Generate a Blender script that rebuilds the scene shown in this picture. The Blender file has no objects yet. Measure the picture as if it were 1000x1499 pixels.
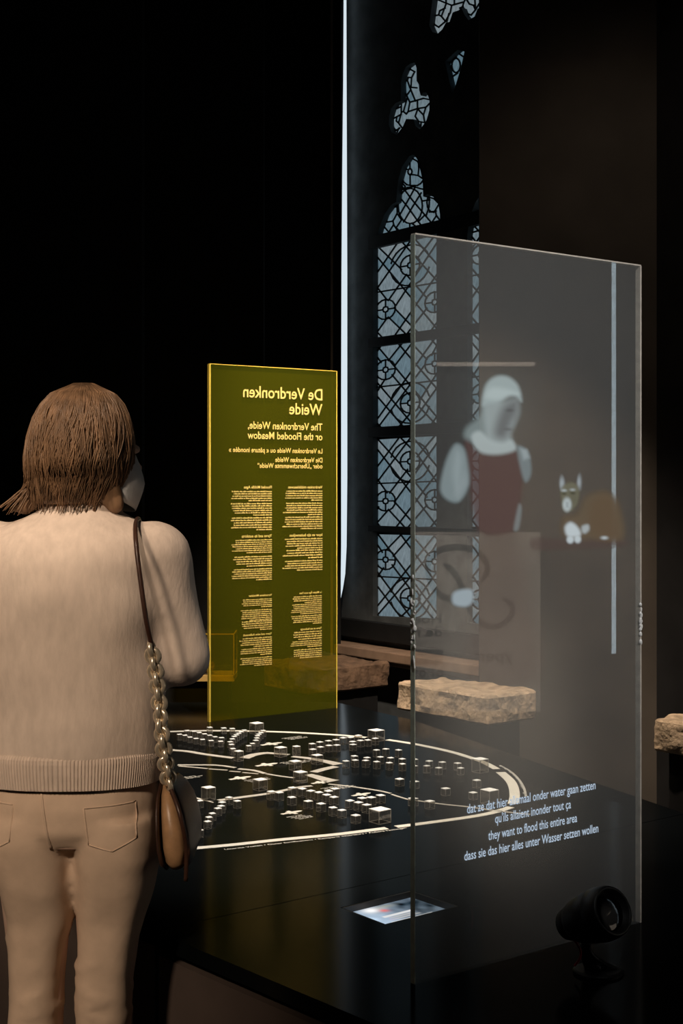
import bpy, bmesh, math, random
import numpy as np
from mathutils import Vector, Matrix, noise
from mathutils.geometry import delaunay_2d_cdt
random.seed(7); rng = np.random.default_rng(7)
scene = bpy.context.scene
col = scene.collection

# ------------------------------------------------------------ camera, world, lights, exposure
F, HZ, CZ = 2083.0, 715.0, 1.5          # focal length in pixels, horizon row, camera height
TH = 0.67                               # table top height
cam_d = bpy.data.cameras.new('camera'); cam = bpy.data.objects.new('camera', cam_d); col.objects.link(cam)
cam.location = (0, 0, CZ); cam.rotation_euler = (math.pi/2, 0, 0)
cam_d.sensor_fit = 'VERTICAL'; cam_d.sensor_height = 36; cam_d.sensor_width = 24
cam_d.lens = F/1499*36; cam_d.shift_y = -(749.5-HZ)/1499; cam_d.clip_start = .05
scene.camera = cam
world = bpy.data.worlds.new('world'); scene.world = world; world.use_nodes = True
world.node_tree.nodes['Background'].inputs[0].default_value = (.55, .6, .7, 1)
world.node_tree.nodes['Background'].inputs[1].default_value = .004
vs = scene.view_settings
vs.view_transform = 'Standard'; vs.look = 'None'; vs.gamma = 1; vs.use_curve_mapping = False; vs.exposure = 0

def spot(name, loc, target, energy, size_deg, color, blend=.5, radius=.05):
    l = bpy.data.lights.new(name, 'SPOT'); o = bpy.data.objects.new(name, l); col.objects.link(o)
    l.energy = energy; l.spot_size = math.radians(size_deg); l.spot_blend = blend; l.color = color
    l.shadow_soft_size = radius
    o.location = loc
    o.rotation_euler = (Vector(target)-Vector(loc)).to_track_quat('-Z', 'Y').to_euler()
    return o
WARM = (1.0, .80, .62); NEUT = (1.0, .92, .82)
spot('ceiling_spot_map', (-.1, 4.4, 4.2), (-.1, 4.0, TH), 680, 38, NEUT, .6, .06)
spot('ceiling_spot_visitor', (-.95, .66, 4.2), (-.5, 2.5, 2.0), 290, 18, WARM, .15, .06)
spot('ceiling_spot_visitor_low', (-1.35, -.4, 3.0), (-.75, 2.62, 1.0), 295, 27, (1.0, .78, .58), .8, .15)
spot('ceiling_spot_screen', (1.1, .3, 3.6), (.42, 2.6, 1.58), 250, 26, (.98, .98, .97), 1.0, .10)
spot('added_spot_screen_low', (1.2, .2, 3.3), (.29, 2.5, 1.10), 430, 7.5, (1.0, .86, .70), 1.0, .08)  # added spot standing in for map light scattered in the film
spot('ceiling_spot_stones', (.15, 3.3, 4.2), (.38, 5.9, .75), 900, 37, WARM, .7, .06)
spot('added_spot_stone_right', (.7, 3.6, 4.2), (1.15, 4.8, .67), 520, 16, WARM, .8, .06)  # extra spot added to brighten the right stone
spot('ceiling_spot_panel', (.5, 3.4, 4.2), (-.24, 5.1, 1.40), 260, 25, NEUT, .7, .06)
spot('added_spot_case', (-.6, 4.9, 4.2), (-.50, 5.68, .8), 650, 11, WARM, .8, .05)  # unseen spot added so the display case shows up
spot('ceiling_spot_poster', (2.3, 2.2, 4.2), (4.1, 1.6, .8), 1700, 45, NEUT, .7, .10)
spot('added_wash_wall', (1.3, 4.2, 4.6), (1.2, 6.05, 1.9), 34, 54, WARM, .9, .10)  # dim wash added to lift the brown partition

# ------------------------------------------------------------ geometry helpers
def on_z(px, py, z=TH):
    Y = F*(CZ-z)/(py-HZ); return Vector(((px-500)/F*Y, Y, z))
def at(px, py, Y): return Vector(((px-500)/F*Y, Y, CZ-(py-HZ)/F*Y))
def on_plane(px, py, P, n):
    d = Vector(((px-500)/F, 1, -(py-HZ)/F)); o = Vector((0, 0, CZ))
    return o + d*((Vector(P)-o).dot(n)/d.dot(n))
def reach(P, d, px):                    # length along d from P until pixel column px
    a = (px-500)/F; return (a*P[1]-P[0])/(d[0]-a*d[1])
ANG = math.radians(38.5)
U = Vector((math.cos(ANG), math.sin(ANG), 0)); V = Vector((-math.sin(ANG), math.cos(ANG), 0)); ZZ = Vector((0, 0, 1))

def link(name, me, mat=None, parent=None):
    o = bpy.data.objects.new(name, me); col.objects.link(o)
    if mat is not None and me is not None and not me.materials:
        for m in (mat if isinstance(mat, (list, tuple)) else [mat]): me.materials.append(m)
    if parent is not None: o.parent = parent
    return o
def mesh(name, vs_, fs, mat=None, parent=None, smooth=False, origin=None):
    me = bpy.data.meshes.new(name)
    o_ = Vector(origin) if origin is not None else Vector((0, 0, 0))
    me.from_pydata([tuple(Vector(v)-o_) for v in vs_], [], fs); me.update()
    if smooth: me.polygons.foreach_set('use_smooth', [True]*len(me.polygons))
    o = link(name, me, mat, parent)
    if origin is not None and parent is None: o.location = o_
    return o
def from_bm(name, bm, mat=None, parent=None, smooth=False):
    me = bpy.data.meshes.new(name); bmesh.ops.recalc_face_normals(bm, faces=bm.faces[:]); bm.to_mesh(me); bm.free()
    if smooth: me.polygons.foreach_set('use_smooth', [True]*len(me.polygons))
    return link(name, me, mat, parent)
def empty(name, loc=(0, 0, 0)):
    o = bpy.data.objects.new(name, None); col.objects.link(o); o.location = loc; o.empty_display_size = .1; return o
def adopt(o, root):                     # parent an object made in world coordinates
    o.parent = root; o.matrix_parent_inverse = Matrix.Translation(root.location).inverted(); return o
def tag(o, label=None, cat=None, group=None, kind=None):
    if label: o['label'] = label
    if cat: o['category'] = cat
    if group: o['group'] = group
    if kind: o['kind'] = kind
    return o
def struct(o, label=None, cat=None): return tag(o, label, cat, kind='structure')
def bm_box(bm, P, a, b, c):             # corner and three edge vectors
    P = Vector(P); a, b, c = Vector(a), Vector(b), Vector(c)
    v = [bm.verts.new(P+a*i+b*j+c*k) for i in (0, 1) for j in (0, 1) for k in (0, 1)]
    for f in ((0, 1, 3, 2), (4, 6, 7, 5), (0, 4, 5, 1), (2, 3, 7, 6), (0, 2, 6, 4), (1, 5, 7, 3)):
        bm.faces.new([v[i] for i in f])
def box(name, P, a, b, c, mat, parent=None, bevel=0):
    bm = bmesh.new(); bm_box(bm, P, a, b, c)
    if bevel: bmesh.ops.bevel(bm, geom=bm.edges[:], offset=bevel, segments=2, affect='EDGES', profile=.5)
    return from_bm(name, bm, mat, parent)
def bm_loft(bm, rings, cap=True):       # rings: lists of points, same length
    R = [[bm.verts.new(p) for p in r] for r in rings]; n = len(R[0])
    for a, b in zip(R, R[1:]):
        for i in range(n): bm.faces.new((a[i], a[(i+1) % n], b[(i+1) % n], b[i]))
    if cap: bm.faces.new(R[0][::-1]); bm.faces.new(R[-1])
def ell(c, ax, ay, n=28, e=2.0):        # superellipse ring
    c = Vector(c); out = []
    for i in range(n):
        t = 2*math.pi*i/n; ct, st = math.cos(t), math.sin(t)
        out.append(c+Vector(ax)*math.copysign(abs(ct)**(2/e), ct)+Vector(ay)*math.copysign(abs(st)**(2/e), st))
    return out
def frame_of(d):
    d = Vector(d).normalized(); a = d.orthogonal().normalized(); return a, d.cross(a)
def bm_tube(bm, pts, rad, n=8, cap=True):
    pts = [Vector(p) for p in pts]; m = len(pts)
    rad = rad if isinstance(rad, (list, tuple)) else [rad]*m
    rings = []; a = None
    for i, p in enumerate(pts):
        d = (pts[min(i+1, m-1)]-pts[max(i-1, 0)]).normalized()
        if a is None: a = d.orthogonal().normalized()
        a = (a-d*a.dot(d)).normalized(); b = d.cross(a)
        rings.append([p+(a*math.cos(2*math.pi*k/n)+b*math.sin(2*math.pi*k/n))*rad[i] for k in range(n)])
    bm_loft(bm, rings, cap)
def bm_capsule(bm, p0, p1, r0, r1, n=16):
    p0, p1 = Vector(p0), Vector(p1); d = (p1-p0).normalized(); pts, rr = [], []
    for k in range(5): t = math.pi/2*(k+.15)/5; pts.append(p0-d*r0*math.cos(t)); rr.append(r0*math.sin(t))
    for k in range(5): pts.append(p0.lerp(p1, k/4)); rr.append(r0+(r1-r0)*k/4)
    for k in range(5): t = math.pi/2*(4-k+.15)/5; pts.append(p1+d*r1*math.cos(t)); rr.append(r1*math.sin(t))
    bm_tube(bm, pts, rr, n)
def bm_ball(bm, c, rx, ry, rz, rot=None):
    m = Matrix.Translation(c) @ (rot.to_4x4() if rot else Matrix()) @ Matrix.Diagonal((rx, ry, rz, 1))
    bmesh.ops.create_uvsphere(bm, u_segments=24, v_segments=16, radius=1, matrix=m)
def spline(pts, n=8):                   # Catmull-Rom through points
    P = [Vector(p) for p in pts]; out = []
    for i in range(len(P)-1):
        a, b, c, d = P[max(i-1, 0)], P[i], P[i+1], P[min(i+2, len(P)-1)]
        for k in range(n):
            t = k/n
            out.append(.5*((2*b)+(c-a)*t+(2*a-5*b+4*c-d)*t*t+(3*b-a-3*c+d)*t**3))
    return out+[P[-1]]
def inside(p, poly):
    x, y = p[0], p[1]; r = False; j = len(poly)-1
    for i in range(len(poly)):
        xi, yi, xj, yj = poly[i][0], poly[i][1], poly[j][0], poly[j][1]
        if (yi > y) != (yj > y) and x < (xj-xi)*(y-yi)/(yj-yi)+xi: r = not r
        j = i
    return r
def fill2d(outer, holes=()):            # triangulate an outline with holes
    vv, ee = [], []
    for lp in [outer]+list(holes):
        b = len(vv); n = len(lp); vv += [Vector((p[0], p[1])) for p in lp]; ee += [(b+i, b+(i+1) % n) for i in range(n)]
    r = delaunay_2d_cdt(vv, ee, [], 0, 1e-6)
    V2 = r[0]; out = []
    for f in r[2]:
        c = sum((V2[i] for i in f), Vector((0, 0)))/3
        if inside(c, outer) and not any(inside(c, h) for h in holes): out.append(list(f))
    return V2, out
def slab(name, outer, holes, M, depth, mat, parent=None):   # 2D outline -> plate; M maps (x,y,d) to 3D
    V2, fs = fill2d(outer, holes); n = len(V2)
    vv = [M(p[0], p[1], 0) for p in V2]+[M(p[0], p[1], depth) for p in V2]
    ff = [f for f in fs]+[[i+n for i in f[::-1]] for f in fs]
    cnt = {}
    for f in fs:
        for i in range(3): e = (f[i], f[(i+1) % 3]); cnt[e] = 1
    for (a, b) in list(cnt):
        if (b, a) not in cnt: ff.append([b, a, a+n, b+n])
    o = mesh(name, vv, ff, mat, parent)
    bm = bmesh.new(); bm.from_mesh(o.data); bmesh.ops.recalc_face_normals(bm, faces=bm.faces[:]); bm.to_mesh(o.data); bm.free()
    return o

# ------------------------------------------------------------ materials
def nt_mat(name):
    m = bpy.data.materials.new(name); m.use_nodes = True; nt = m.node_tree; nt.nodes.clear()
    out = nt.nodes.new('ShaderNodeOutputMaterial'); return m, nt, out
def mat(name, color, rough=.6, vary=.15, scale=30, bump=0, bscale=None, bdist=.0025, metal=0, spec=.5, stretch=(1, 1, 1), coat=0):
    m, nt, out = nt_mat(name); N = nt.nodes.new; L = nt.links.new
    p = N('ShaderNodeBsdfPrincipled'); L(p.outputs[0], out.inputs[0])
    p.inputs['Roughness'].default_value = rough; p.inputs['Metallic'].default_value = metal
    p.inputs['Specular IOR Level'].default_value = spec; p.inputs['Coat Weight'].default_value = coat
    tc = N('ShaderNodeTexCoord'); mp = N('ShaderNodeMapping'); mp.inputs['Scale'].default_value = stretch; L(tc.outputs['Object'], mp.inputs[0])
    ns = N('ShaderNodeTexNoise'); ns.inputs['Scale'].default_value = scale; ns.inputs['Detail'].default_value = 5; L(mp.outputs[0], ns.inputs[0])
    cr = N('ShaderNodeValToRGB'); cr.color_ramp.elements[0].position = .3; cr.color_ramp.elements[1].position = .7
    cr.color_ramp.elements[0].color = tuple(c*(1-vary) for c in color)+(1,); cr.color_ramp.elements[1].color = tuple(min(1, c*(1+vary)) for c in color)+(1,)
    L(ns.outputs[0], cr.inputs[0]); L(cr.outputs[0], p.inputs['Base Color'])
    if bump:
        n2 = N('ShaderNodeTexNoise'); n2.inputs['Scale'].default_value = bscale or scale; n2.inputs['Detail'].default_value = 6; L(mp.outputs[0], n2.inputs[0])
        b = N('ShaderNodeBump'); b.inputs['Strength'].default_value = bump; b.inputs['Distance'].default_value = bdist
        L(n2.outputs[0], b.inputs['Height']); L(b.outputs[0], p.inputs['Normal'])
    return m
def emit(name, color, strength, noise_scale=0):
    m, nt, out = nt_mat(name); N = nt.nodes.new; L = nt.links.new
    e = N('ShaderNodeEmission'); e.inputs[0].default_value = tuple(color)+(1,); e.inputs[1].default_value = strength; L(e.outputs[0], out.inputs[0])
    return m
def schlick(nt, f0):
    lw = nt.nodes.new('ShaderNodeLayerWeight'); lw.inputs[0].default_value = .5
    p = nt.nodes.new('ShaderNodeMath'); p.operation = 'POWER'; p.inputs[1].default_value = 5; nt.links.new(lw.outputs['Facing'], p.inputs[0])
    m = nt.nodes.new('ShaderNodeMath'); m.operation = 'MULTIPLY_ADD'; m.inputs[1].default_value = 1-f0; m.inputs[2].default_value = f0; nt.links.new(p.outputs[0], m.inputs[0])
    return m.outputs[0]
def clear_mat(name, tint, f0=.05, rough=0., haze=0., haze_col=(.8, .8, .8), trans=.5, front_only=False):
    m, nt, out = nt_mat(name); N = nt.nodes.new; L = nt.links.new
    t = N('ShaderNodeBsdfTransparent'); t.inputs[0].default_value = tuple(tint)+(1,)
    base = t.outputs[0]
    if haze:
        d = N('ShaderNodeBsdfDiffuse'); d.inputs[0].default_value = tuple(haze_col)+(1,)
        tr = N('ShaderNodeBsdfTranslucent'); tr.inputs[0].default_value = tuple(haze_col)+(1,)
        mx = N('ShaderNodeMixShader'); mx.inputs[0].default_value = trans; L(d.outputs[0], mx.inputs[1]); L(tr.outputs[0], mx.inputs[2])
        m2 = N('ShaderNodeMixShader'); m2.inputs[0].default_value = haze; L(base, m2.inputs[1]); L(mx.outputs[0], m2.inputs[2]); base = m2.outputs[0]
    if f0 is not None:
        g = N('ShaderNodeBsdfGlossy'); g.inputs['Roughness'].default_value = rough
        mg = N('ShaderNodeMixShader'); fac = schlick(nt, f0)
        if front_only:
            ge = N('ShaderNodeNewGeometry'); mm = N('ShaderNodeMath'); mm.operation = 'SUBTRACT'; mm.inputs[0].default_value = 1; L(ge.outputs['Backfacing'], mm.inputs[1])
            m3 = N('ShaderNodeMath'); m3.operation = 'MULTIPLY'; L(fac, m3.inputs[0]); L(mm.outputs[0], m3.inputs[1]); fac = m3.outputs[0]
        L(fac, mg.inputs[0]); L(base, mg.inputs[1]); L(g.outputs[0], mg.inputs[2]); base = mg.outputs[0]
    L(base, out.inputs[0]); return m
def picture_mat(name, strength=1.0, add=False):        # emission from the picture's own colours (screens)
    m, nt, out = nt_mat(name); N = nt.nodes.new; L = nt.links.new
    a = N('ShaderNodeAttribute'); a.attribute_name = 'Col'
    e = N('ShaderNodeEmission'); e.inputs[1].default_value = strength; L(a.outputs['Color'], e.inputs[0])
    t = N('ShaderNodeBsdfTransparent'); mx = N('ShaderNodeMixShader')
    L(a.outputs['Alpha'], mx.inputs[0]); L(t.outputs[0], mx.inputs[1]); L(e.outputs[0], mx.inputs[2]); L(mx.outputs[0], out.inputs[0])
    return m
def lin(r, g, b): return tuple(((c/255)/12.92 if c/255 <= .04045 else ((c/255+.055)/1.055)**2.4) for c in (r, g, b))

M = {}
M['black_wall'] = mat('black_wall', (.012, .012, .0125), .8, .3, 6, spec=.2)
M['brown_wall'] = mat('brown_wall', (.062, .053, .044), .75, .35, 2.2, .1, 25, spec=.2)
M['floor'] = mat('floor', (.03, .028, .026), .5, .3, 4)
M['table_top'] = mat('table_top', (.0035, .0042, .0045), .13, .3, 3, spec=.28)
M['table_side'] = mat('table_side', (.085, .062, .052), .55, .2, 5)
M['table_top'].node_tree.nodes['Principled BSDF'].inputs['IOR'].default_value = 1.12
M['inlay'] = mat('inlay', (.72, .66, .56), .5, .06, 60)
M['canal'] = mat('canal', (.50, .45, .38), .5, .08, 60)
M['map_print'] = mat('map_print', (.62, .57, .49), .6, .06, 60)
M['stone_pale'] = mat('stone_pale', (.42, .32, .22), .9, .35, 22, .9, 45, bdist=.01)
M['stone_dark'] = mat('stone_dark', (.17, .105, .065), .9, .4, 18, .9, 40, bdist=.01)
M['sill'] = mat('sill', (.34, .23, .16), .7, .2, 12, .2, 30)
M['tracery'] = mat('tracery', (.075, .085, .09), .9, .35, 9, .5, 30)
M['lead'] = mat('lead', (.006, .007, .008), .6, .3, 40)
M['bar'] = mat('bar', (.006, .007, .008), .7, .3, 20)
M['sweater'] = mat('sweater', (.66, .54, .45), .9, .08, 70, .35, 160, spec=.15, stretch=(1, 1, .35))
M['trousers'] = mat('trousers', (.62, .46, .34), .85, .05, 40, .1, 120, spec=.15)
M['hair'] = mat('hair', (.20, .115, .062), .45, .45, 60, .3, 90, spec=.4, stretch=(1, 1, .12))
M['skin'] = mat('skin', (.62, .42, .32), .5, .06, 30)
M['mask'] = mat('mask', (.60, .62, .64), .8, .06, 60, .2, 200)
M['shoe'] = mat('shoe', (.5, .46, .42), .6, .1, 30)
M['leather_tan'] = mat('leather_tan', (.42, .24, .12), .38, .25, 30, .15, 80)
M['leather_dark'] = mat('leather_dark', (.05, .022, .014), .35, .3, 40, .1, 80)
M['chain'] = mat('chain', (.88, .76, .58), .28, .1, 60, metal=.7)
M['matte_black'] = mat('matte_black', (.007, .0068, .0066), .45, .2, 60, .05, 200)
M['lens'] = mat('lens', (.003, .003, .004), .08, .2, 30)
M['red_cable'] = mat('red_cable', (.45, .008, .012), .4, .1, 60)
M['screw'] = mat('screw', (.5, .45, .4), .25, .1, 60, metal=1)
M['yellow_acrylic'] = clear_mat('yellow_acrylic', (.74, .62, .06), .045, 0, .16, (.41, .47, .035), .5)
M['yellow_edge'] = mat('yellow_edge', (.85, .62, .09), .5, .1, 40)
M['yellow_text'] = mat('yellow_text', (.92, .68, .22), .6, .04, 60)
M['glass'] = clear_mat('glass', (.97, .98, .97), .105, front_only=True)
M['film'] = clear_mat('film', (1, 1, 1), None, 0, .26, (.60, .60, .585), .5)
M['glass_edge'] = mat('glass_edge', (.50, .56, .47), .35, .15, 60, .3, 200)
M['glass_edge_warm'] = mat('glass_edge_warm', (.75, .66, .56), .35, .15, 60, .3, 200)
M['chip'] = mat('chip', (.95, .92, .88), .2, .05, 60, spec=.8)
M['acrylic'] = clear_mat('acrylic', (.80, .78, .74), .07, .04, .10, (.75, .70, .62), .5)
M['frost'] = mat('frost', (.93, .89, .83), .5, .04, 80)
M['frost_edge'] = mat('frost_edge', (.50, .47, .42), .5, .08, 80)
M['vitrine'] = clear_mat('vitrine', (.95, .94, .9), .06, 0, .05, (.7, .66, .6), .5)
M['parchment'] = mat('parchment', (.72, .55, .30), .8, .1, 30)
M['poster'] = mat('poster', (.62, .56, .50), .7, .04, 12)
M['poster_ink'] = mat('poster_ink', (.07, .06, .05), .7, .1, 20)
M['projection'] = picture_mat('projection')
M['caption'] = emit('caption', lin(176, 192, 210), 1.0)
M['screen'] = picture_mat('screen', 1.0)
M['slit'] = emit('slit', (.80, .92, 1.0), .85)
M['led'] = emit('led', (.72, .90, 1.0), 5)
# backlit window glass: daylight outside, each quarry a slightly different grey blue
def stained():
    m, nt, out = nt_mat('backlit_glass'); N = nt.nodes.new; L = nt.links.new
    oi = N('ShaderNodeObjectInfo'); tc = N('ShaderNodeTexCoord'); mp = N('ShaderNodeMapping'); mp.inputs['Scale'].default_value = (1, 1, .35)
    L(tc.outputs['Object'], mp.inputs[0])
    ns = N('ShaderNodeTexNoise'); ns.inputs['Scale'].default_value = 90; ns.inputs['Detail'].default_value = 6; L(mp.outputs[0], ns.inputs[0])
    cr = N('ShaderNodeValToRGB'); cr.color_ramp.elements[0].color = (.075, .125, .155, 1); cr.color_ramp.elements[1].color = (.15, .18, .195, 1); L(oi.outputs['Random'], cr.inputs[0])
    ml = N('ShaderNodeMath'); ml.operation = 'MULTIPLY_ADD'; ml.inputs[1].default_value = 1.6; ml.inputs[2].default_value = .42; L(ns.outputs[0], ml.inputs[0])
    e = N('ShaderNodeEmission'); L(cr.outputs[0], e.inputs[0]); L(ml.outputs[0], e.inputs[1])
    g = N('ShaderNodeBsdfGlossy'); g.inputs['Roughness'].default_value = .25; g.inputs[0].default_value = (.04, .04, .04, 1)
    ad = N('ShaderNodeAddShader'); L(e.outputs[0], ad.inputs[0]); L(g.outputs[0], ad.inputs[1]); L(ad.outputs[0], out.inputs[0])
    return m
M['backlit'] = stained()

# ------------------------------------------------------------ room shell
struct(box('floor', (-6, -3, -.1), (13, 0, 0), (0, 14, 0), (0, 0, .1), M['floor']), 'dark floor around the exhibition table', 'floor')
struct(box('ceiling', (-6, -3, 5.2), (13, 0, 0), (0, 14, 0), (0, 0, .1), M['black_wall']), 'black ceiling above the exhibition', 'ceiling')
def flat(name, x0, x1, Y, th, m, z1=5.2):
    a = (x0-500)/F*Y; b = (x1-500)/F*Y
    return box(name, (a, Y, 0), (b-a, 0, 0), (0, th, 0), (0, 0, z1), m)
struct(flat('wall_left', -700, 208, 6.3, .08, M['black_wall']), 'black partition panel behind the visitor', 'wall')
struct(flat('wall_back_left', 190, 386, 6.7, .08, M['black_wall']), 'black partition panel left of the yellow sign', 'wall')
struct(flat('wall_back', 360, 489, 7.4, .08, M['black_wall']), 'black partition panel beside the bright window slit', 'wall')
struct(box('trim_1', at(484, HZ, 7.38)*1-Vector((0, 0, 1.5)), (.012, 0, 0), (0, .02, 0), (0, 0, 5.1), M['sill']), 'thin brown upright strip beside the window slit', 'trim')
bw = flat('wall_right', 702, 988, 6.05, .03, M['brown_wall'])
struct(bw, 'tall dark brown partition right of the leaded window', 'wall')
struct(flat('wall_far_right', 960, 1500, 6.9, .1, M['black_wall']), 'black wall at the far right', 'wall')

# ------------------------------------------------------------ church window
wd = Vector((-1500, 2083, 0)).normalized()                # along the wall, away to the left
wn = Vector((-wd.y, wd.x, 0)); wn = wn if wn.y < 0 else -wn   # towards the room
WP = at(600, HZ, 7.2); WS = -wd                             # s runs to the right
def to_s(px, py, off=0):
    P = on_plane(px, py, WP-wn*off, wn); return ((P-WP).dot(WS), P.z)
def W3(s, z, d=0): p = WP+WS*s-wn*d; return Vector((p.x, p.y, z))
DEP = .035
def Z(lst, ox, oy, k): return [(ox+x/k, oy+y/k) for x, y in lst]
head_px = Z([(80, 1130), (120, 960), (190, 780), (270, 670), (335, 630), (345, 480), (360, 360), (405, 200), (490, 75), (540, 50), (590, 80), (632, 150), (668, 300), (676, 440), (680, 555),
             (720, 532), (800, 560), (862, 635), (884, 780), (886, 905)], 540, 220, 8.333)
tref_px = Z([(390, 210), (470, 150), (545, 130), (575, 230), (575, 440), (615, 505), (620, 600), (645, 690), (690, 640), (745, 640), (792, 760), (790, 940), (745, 1100), (680, 1200), (630, 1260), (560, 1210),
             (520, 1090), (400, 1085), (340, 1220), (240, 1350), (150, 1310), (105, 1180), (110, 1040), (150, 900), (220, 820), (310, 780), (315, 620), (310, 480), (335, 340)], 560, 80, 11.53)
diam_px = Z([(415, 900), (520, 800), (600, 730), (700, 755), (655, 960), (610, 1120), (560, 1280), (530, 1390), (490, 1240), (450, 1060)], 610, 0, 10)
quat_px = Z([(230, -450), (230, 0), (205, 200), (185, 370), (230, 470), (310, 490), (375, 430), (425, 335), (480, 325), (525, 190), (600, 165), (655, 110), (695, 210), (760, 295), (850, 240), (890, 130), (960, 90), (1250, 100), (1250, -450)], 610, 0, 10)
lan1_px = head_px+[(639, 345), (639, 906), (546, 902), (546, 356)]
lan2_px = [(684, 345), (688, 318), (696, 296), (706, 282), (720, 268), (732, 262), (745, 268), (760, 285), (770, 310), (774, 345), (774, 925), (684, 912)]
def outl(pp, sh=0): return [to_s(x, y) for x, y in pp]
outer = [to_s(500, 1050), to_s(800, 1110), to_s(800, -140), to_s(500, -40)]
outer[3] = (outer[3][0], outer[2][1]); outer[0] = (outer[0][0], outer[1][1])
wall_w = slab('wall_window', outer, [outl(lan1_px), outl(lan2_px), outl(tref_px), outl(diam_px), outl(quat_px)], W3, DEP, M['tracery'])
struct(wall_w, 'dark gothic stone tracery wall holding the leaded windows', 'wall')
struct(box('wall_window_backing', W3(outer[0][0], 0, DEP+.10), WS*3.2, -wn*.06, (0, 0, 5.2), M['black_wall']), 'dark masonry behind the window tracery', 'wall')

def cells(segs_px, outline_px, win, d=DEP, came_w=.0075, grow=1.0):
    """segs in pixels -> came mesh part and one pane object per enclosed cell"""
    vv, ee = [], []
    def add_line(pts, closed=False):
        b = len(vv); n = len(pts)
        for p in pts: vv.append(Vector(to_s(p[0], p[1], d)))
        for i in range(n-(0 if closed else 1)): ee.append((b+i, b+(i+1) % n))
    cx = sum(p[0] for p in outline_px)/len(outline_px); cy = sum(p[1] for p in outline_px)/len(outline_px)
    op = [(cx+(x-cx)*grow+(3 if grow != 1 else 0), cy+(y-cy)*grow) for x, y in outline_px]
    add_line(op, True); nb = len(ee)
    for s in segs_px: add_line(s)
    r = delaunay_2d_cdt(vv, ee, [], 0, 1e-4)
    V2, E, Fc, oe = r[0], r[1], r[2], r[4]
    oc = [to_s(p[0], p[1], d) for p in op]
    cons = {}
    for (a, b), src in zip(E, oe):
        if src: cons[(min(a, b), max(a, b))] = any(k < nb for k in src)
    tri = [tuple(f) for f in Fc if inside(sum((V2[i] for i in f), Vector((0, 0)))/3, oc)]
    par = list(range(len(tri)))
    def find(i):
        while par[i] != i: par[i] = par[par[i]]; i = par[i]
        return i
    seen = {}
    for ti, f in enumerate(tri):
        for i in range(3):
            e = (min(f[i], f[(i+1) % 3]), max(f[i], f[(i+1) % 3]))
            if e in cons: continue
            if e in seen: par[find(ti)] = find(seen[e])
            else: seen[e] = ti
    groups = {}
    for ti in range(len(tri)): groups.setdefault(find(ti), []).append(tri[ti])
    n = 0
    for g in groups.values():
        area = sum(abs((V2[f[1]]-V2[f[0]]).cross(V2[f[2]]-V2[f[0]]))/2 for f in g)
        if area < .00003: continue
        ids = sorted({i for f in g for i in f}); ix = {k: j for j, k in enumerate(ids)}; m = len(ids)
        c = sum((V2[i] for i in ids), Vector((0, 0)))/m; C3 = W3(c.x, c.y, d)
        vtx = [W3(V2[i].x, V2[i].y, d)-C3 for i in ids]+[W3(V2[i].x, V2[i].y, d+.004)-C3 for i in ids]
        ff = [[ix[i] for i in f] for f in g]+[[ix[i]+m for i in f[::-1]] for f in g]
        ed = {(f[i], f[(i+1) % 3]) for f in g for i in range(3)}
        for a, b in ed:
            if (b, a) not in ed: ff.append([ix[b], ix[a], ix[a]+m, ix[b]+m])
        o = mesh('pane', vtx, ff, M['backlit'], win); o.location = C3; n += 1
    bm = bmesh.new()
    for (a, b), isout in cons.items():
        pa, pb = V2[a], V2[b]; t = pb-pa
        if t.length < 1e-4: continue
        mid = (pa+pb)/2
        if not isout and not inside(mid, oc): continue
        t.normalize(); pa = pa-t*came_w*.4; pb = pb+t*came_w*.4; q = Vector((-t.y, t.x))*came_w/2
        L3 = lambda p, dd: W3(p.x, p.y, dd)
        c0 = L3(pa-q, d-.006); bm_box(bm, c0, L3(pb-q, d-.006)-c0, L3(pa+q, d-.006)-c0, -wn*.010)
    return n, bm
def circ(cx, cy, rx, ry, n=12, a0=0, a1=360): return [(cx+rx*math.cos(math.radians(a0+(a1-a0)*i/n)), cy+ry*math.sin(math.radians(a0+(a1-a0)*i/n))) for i in range(n+1)]

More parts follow.
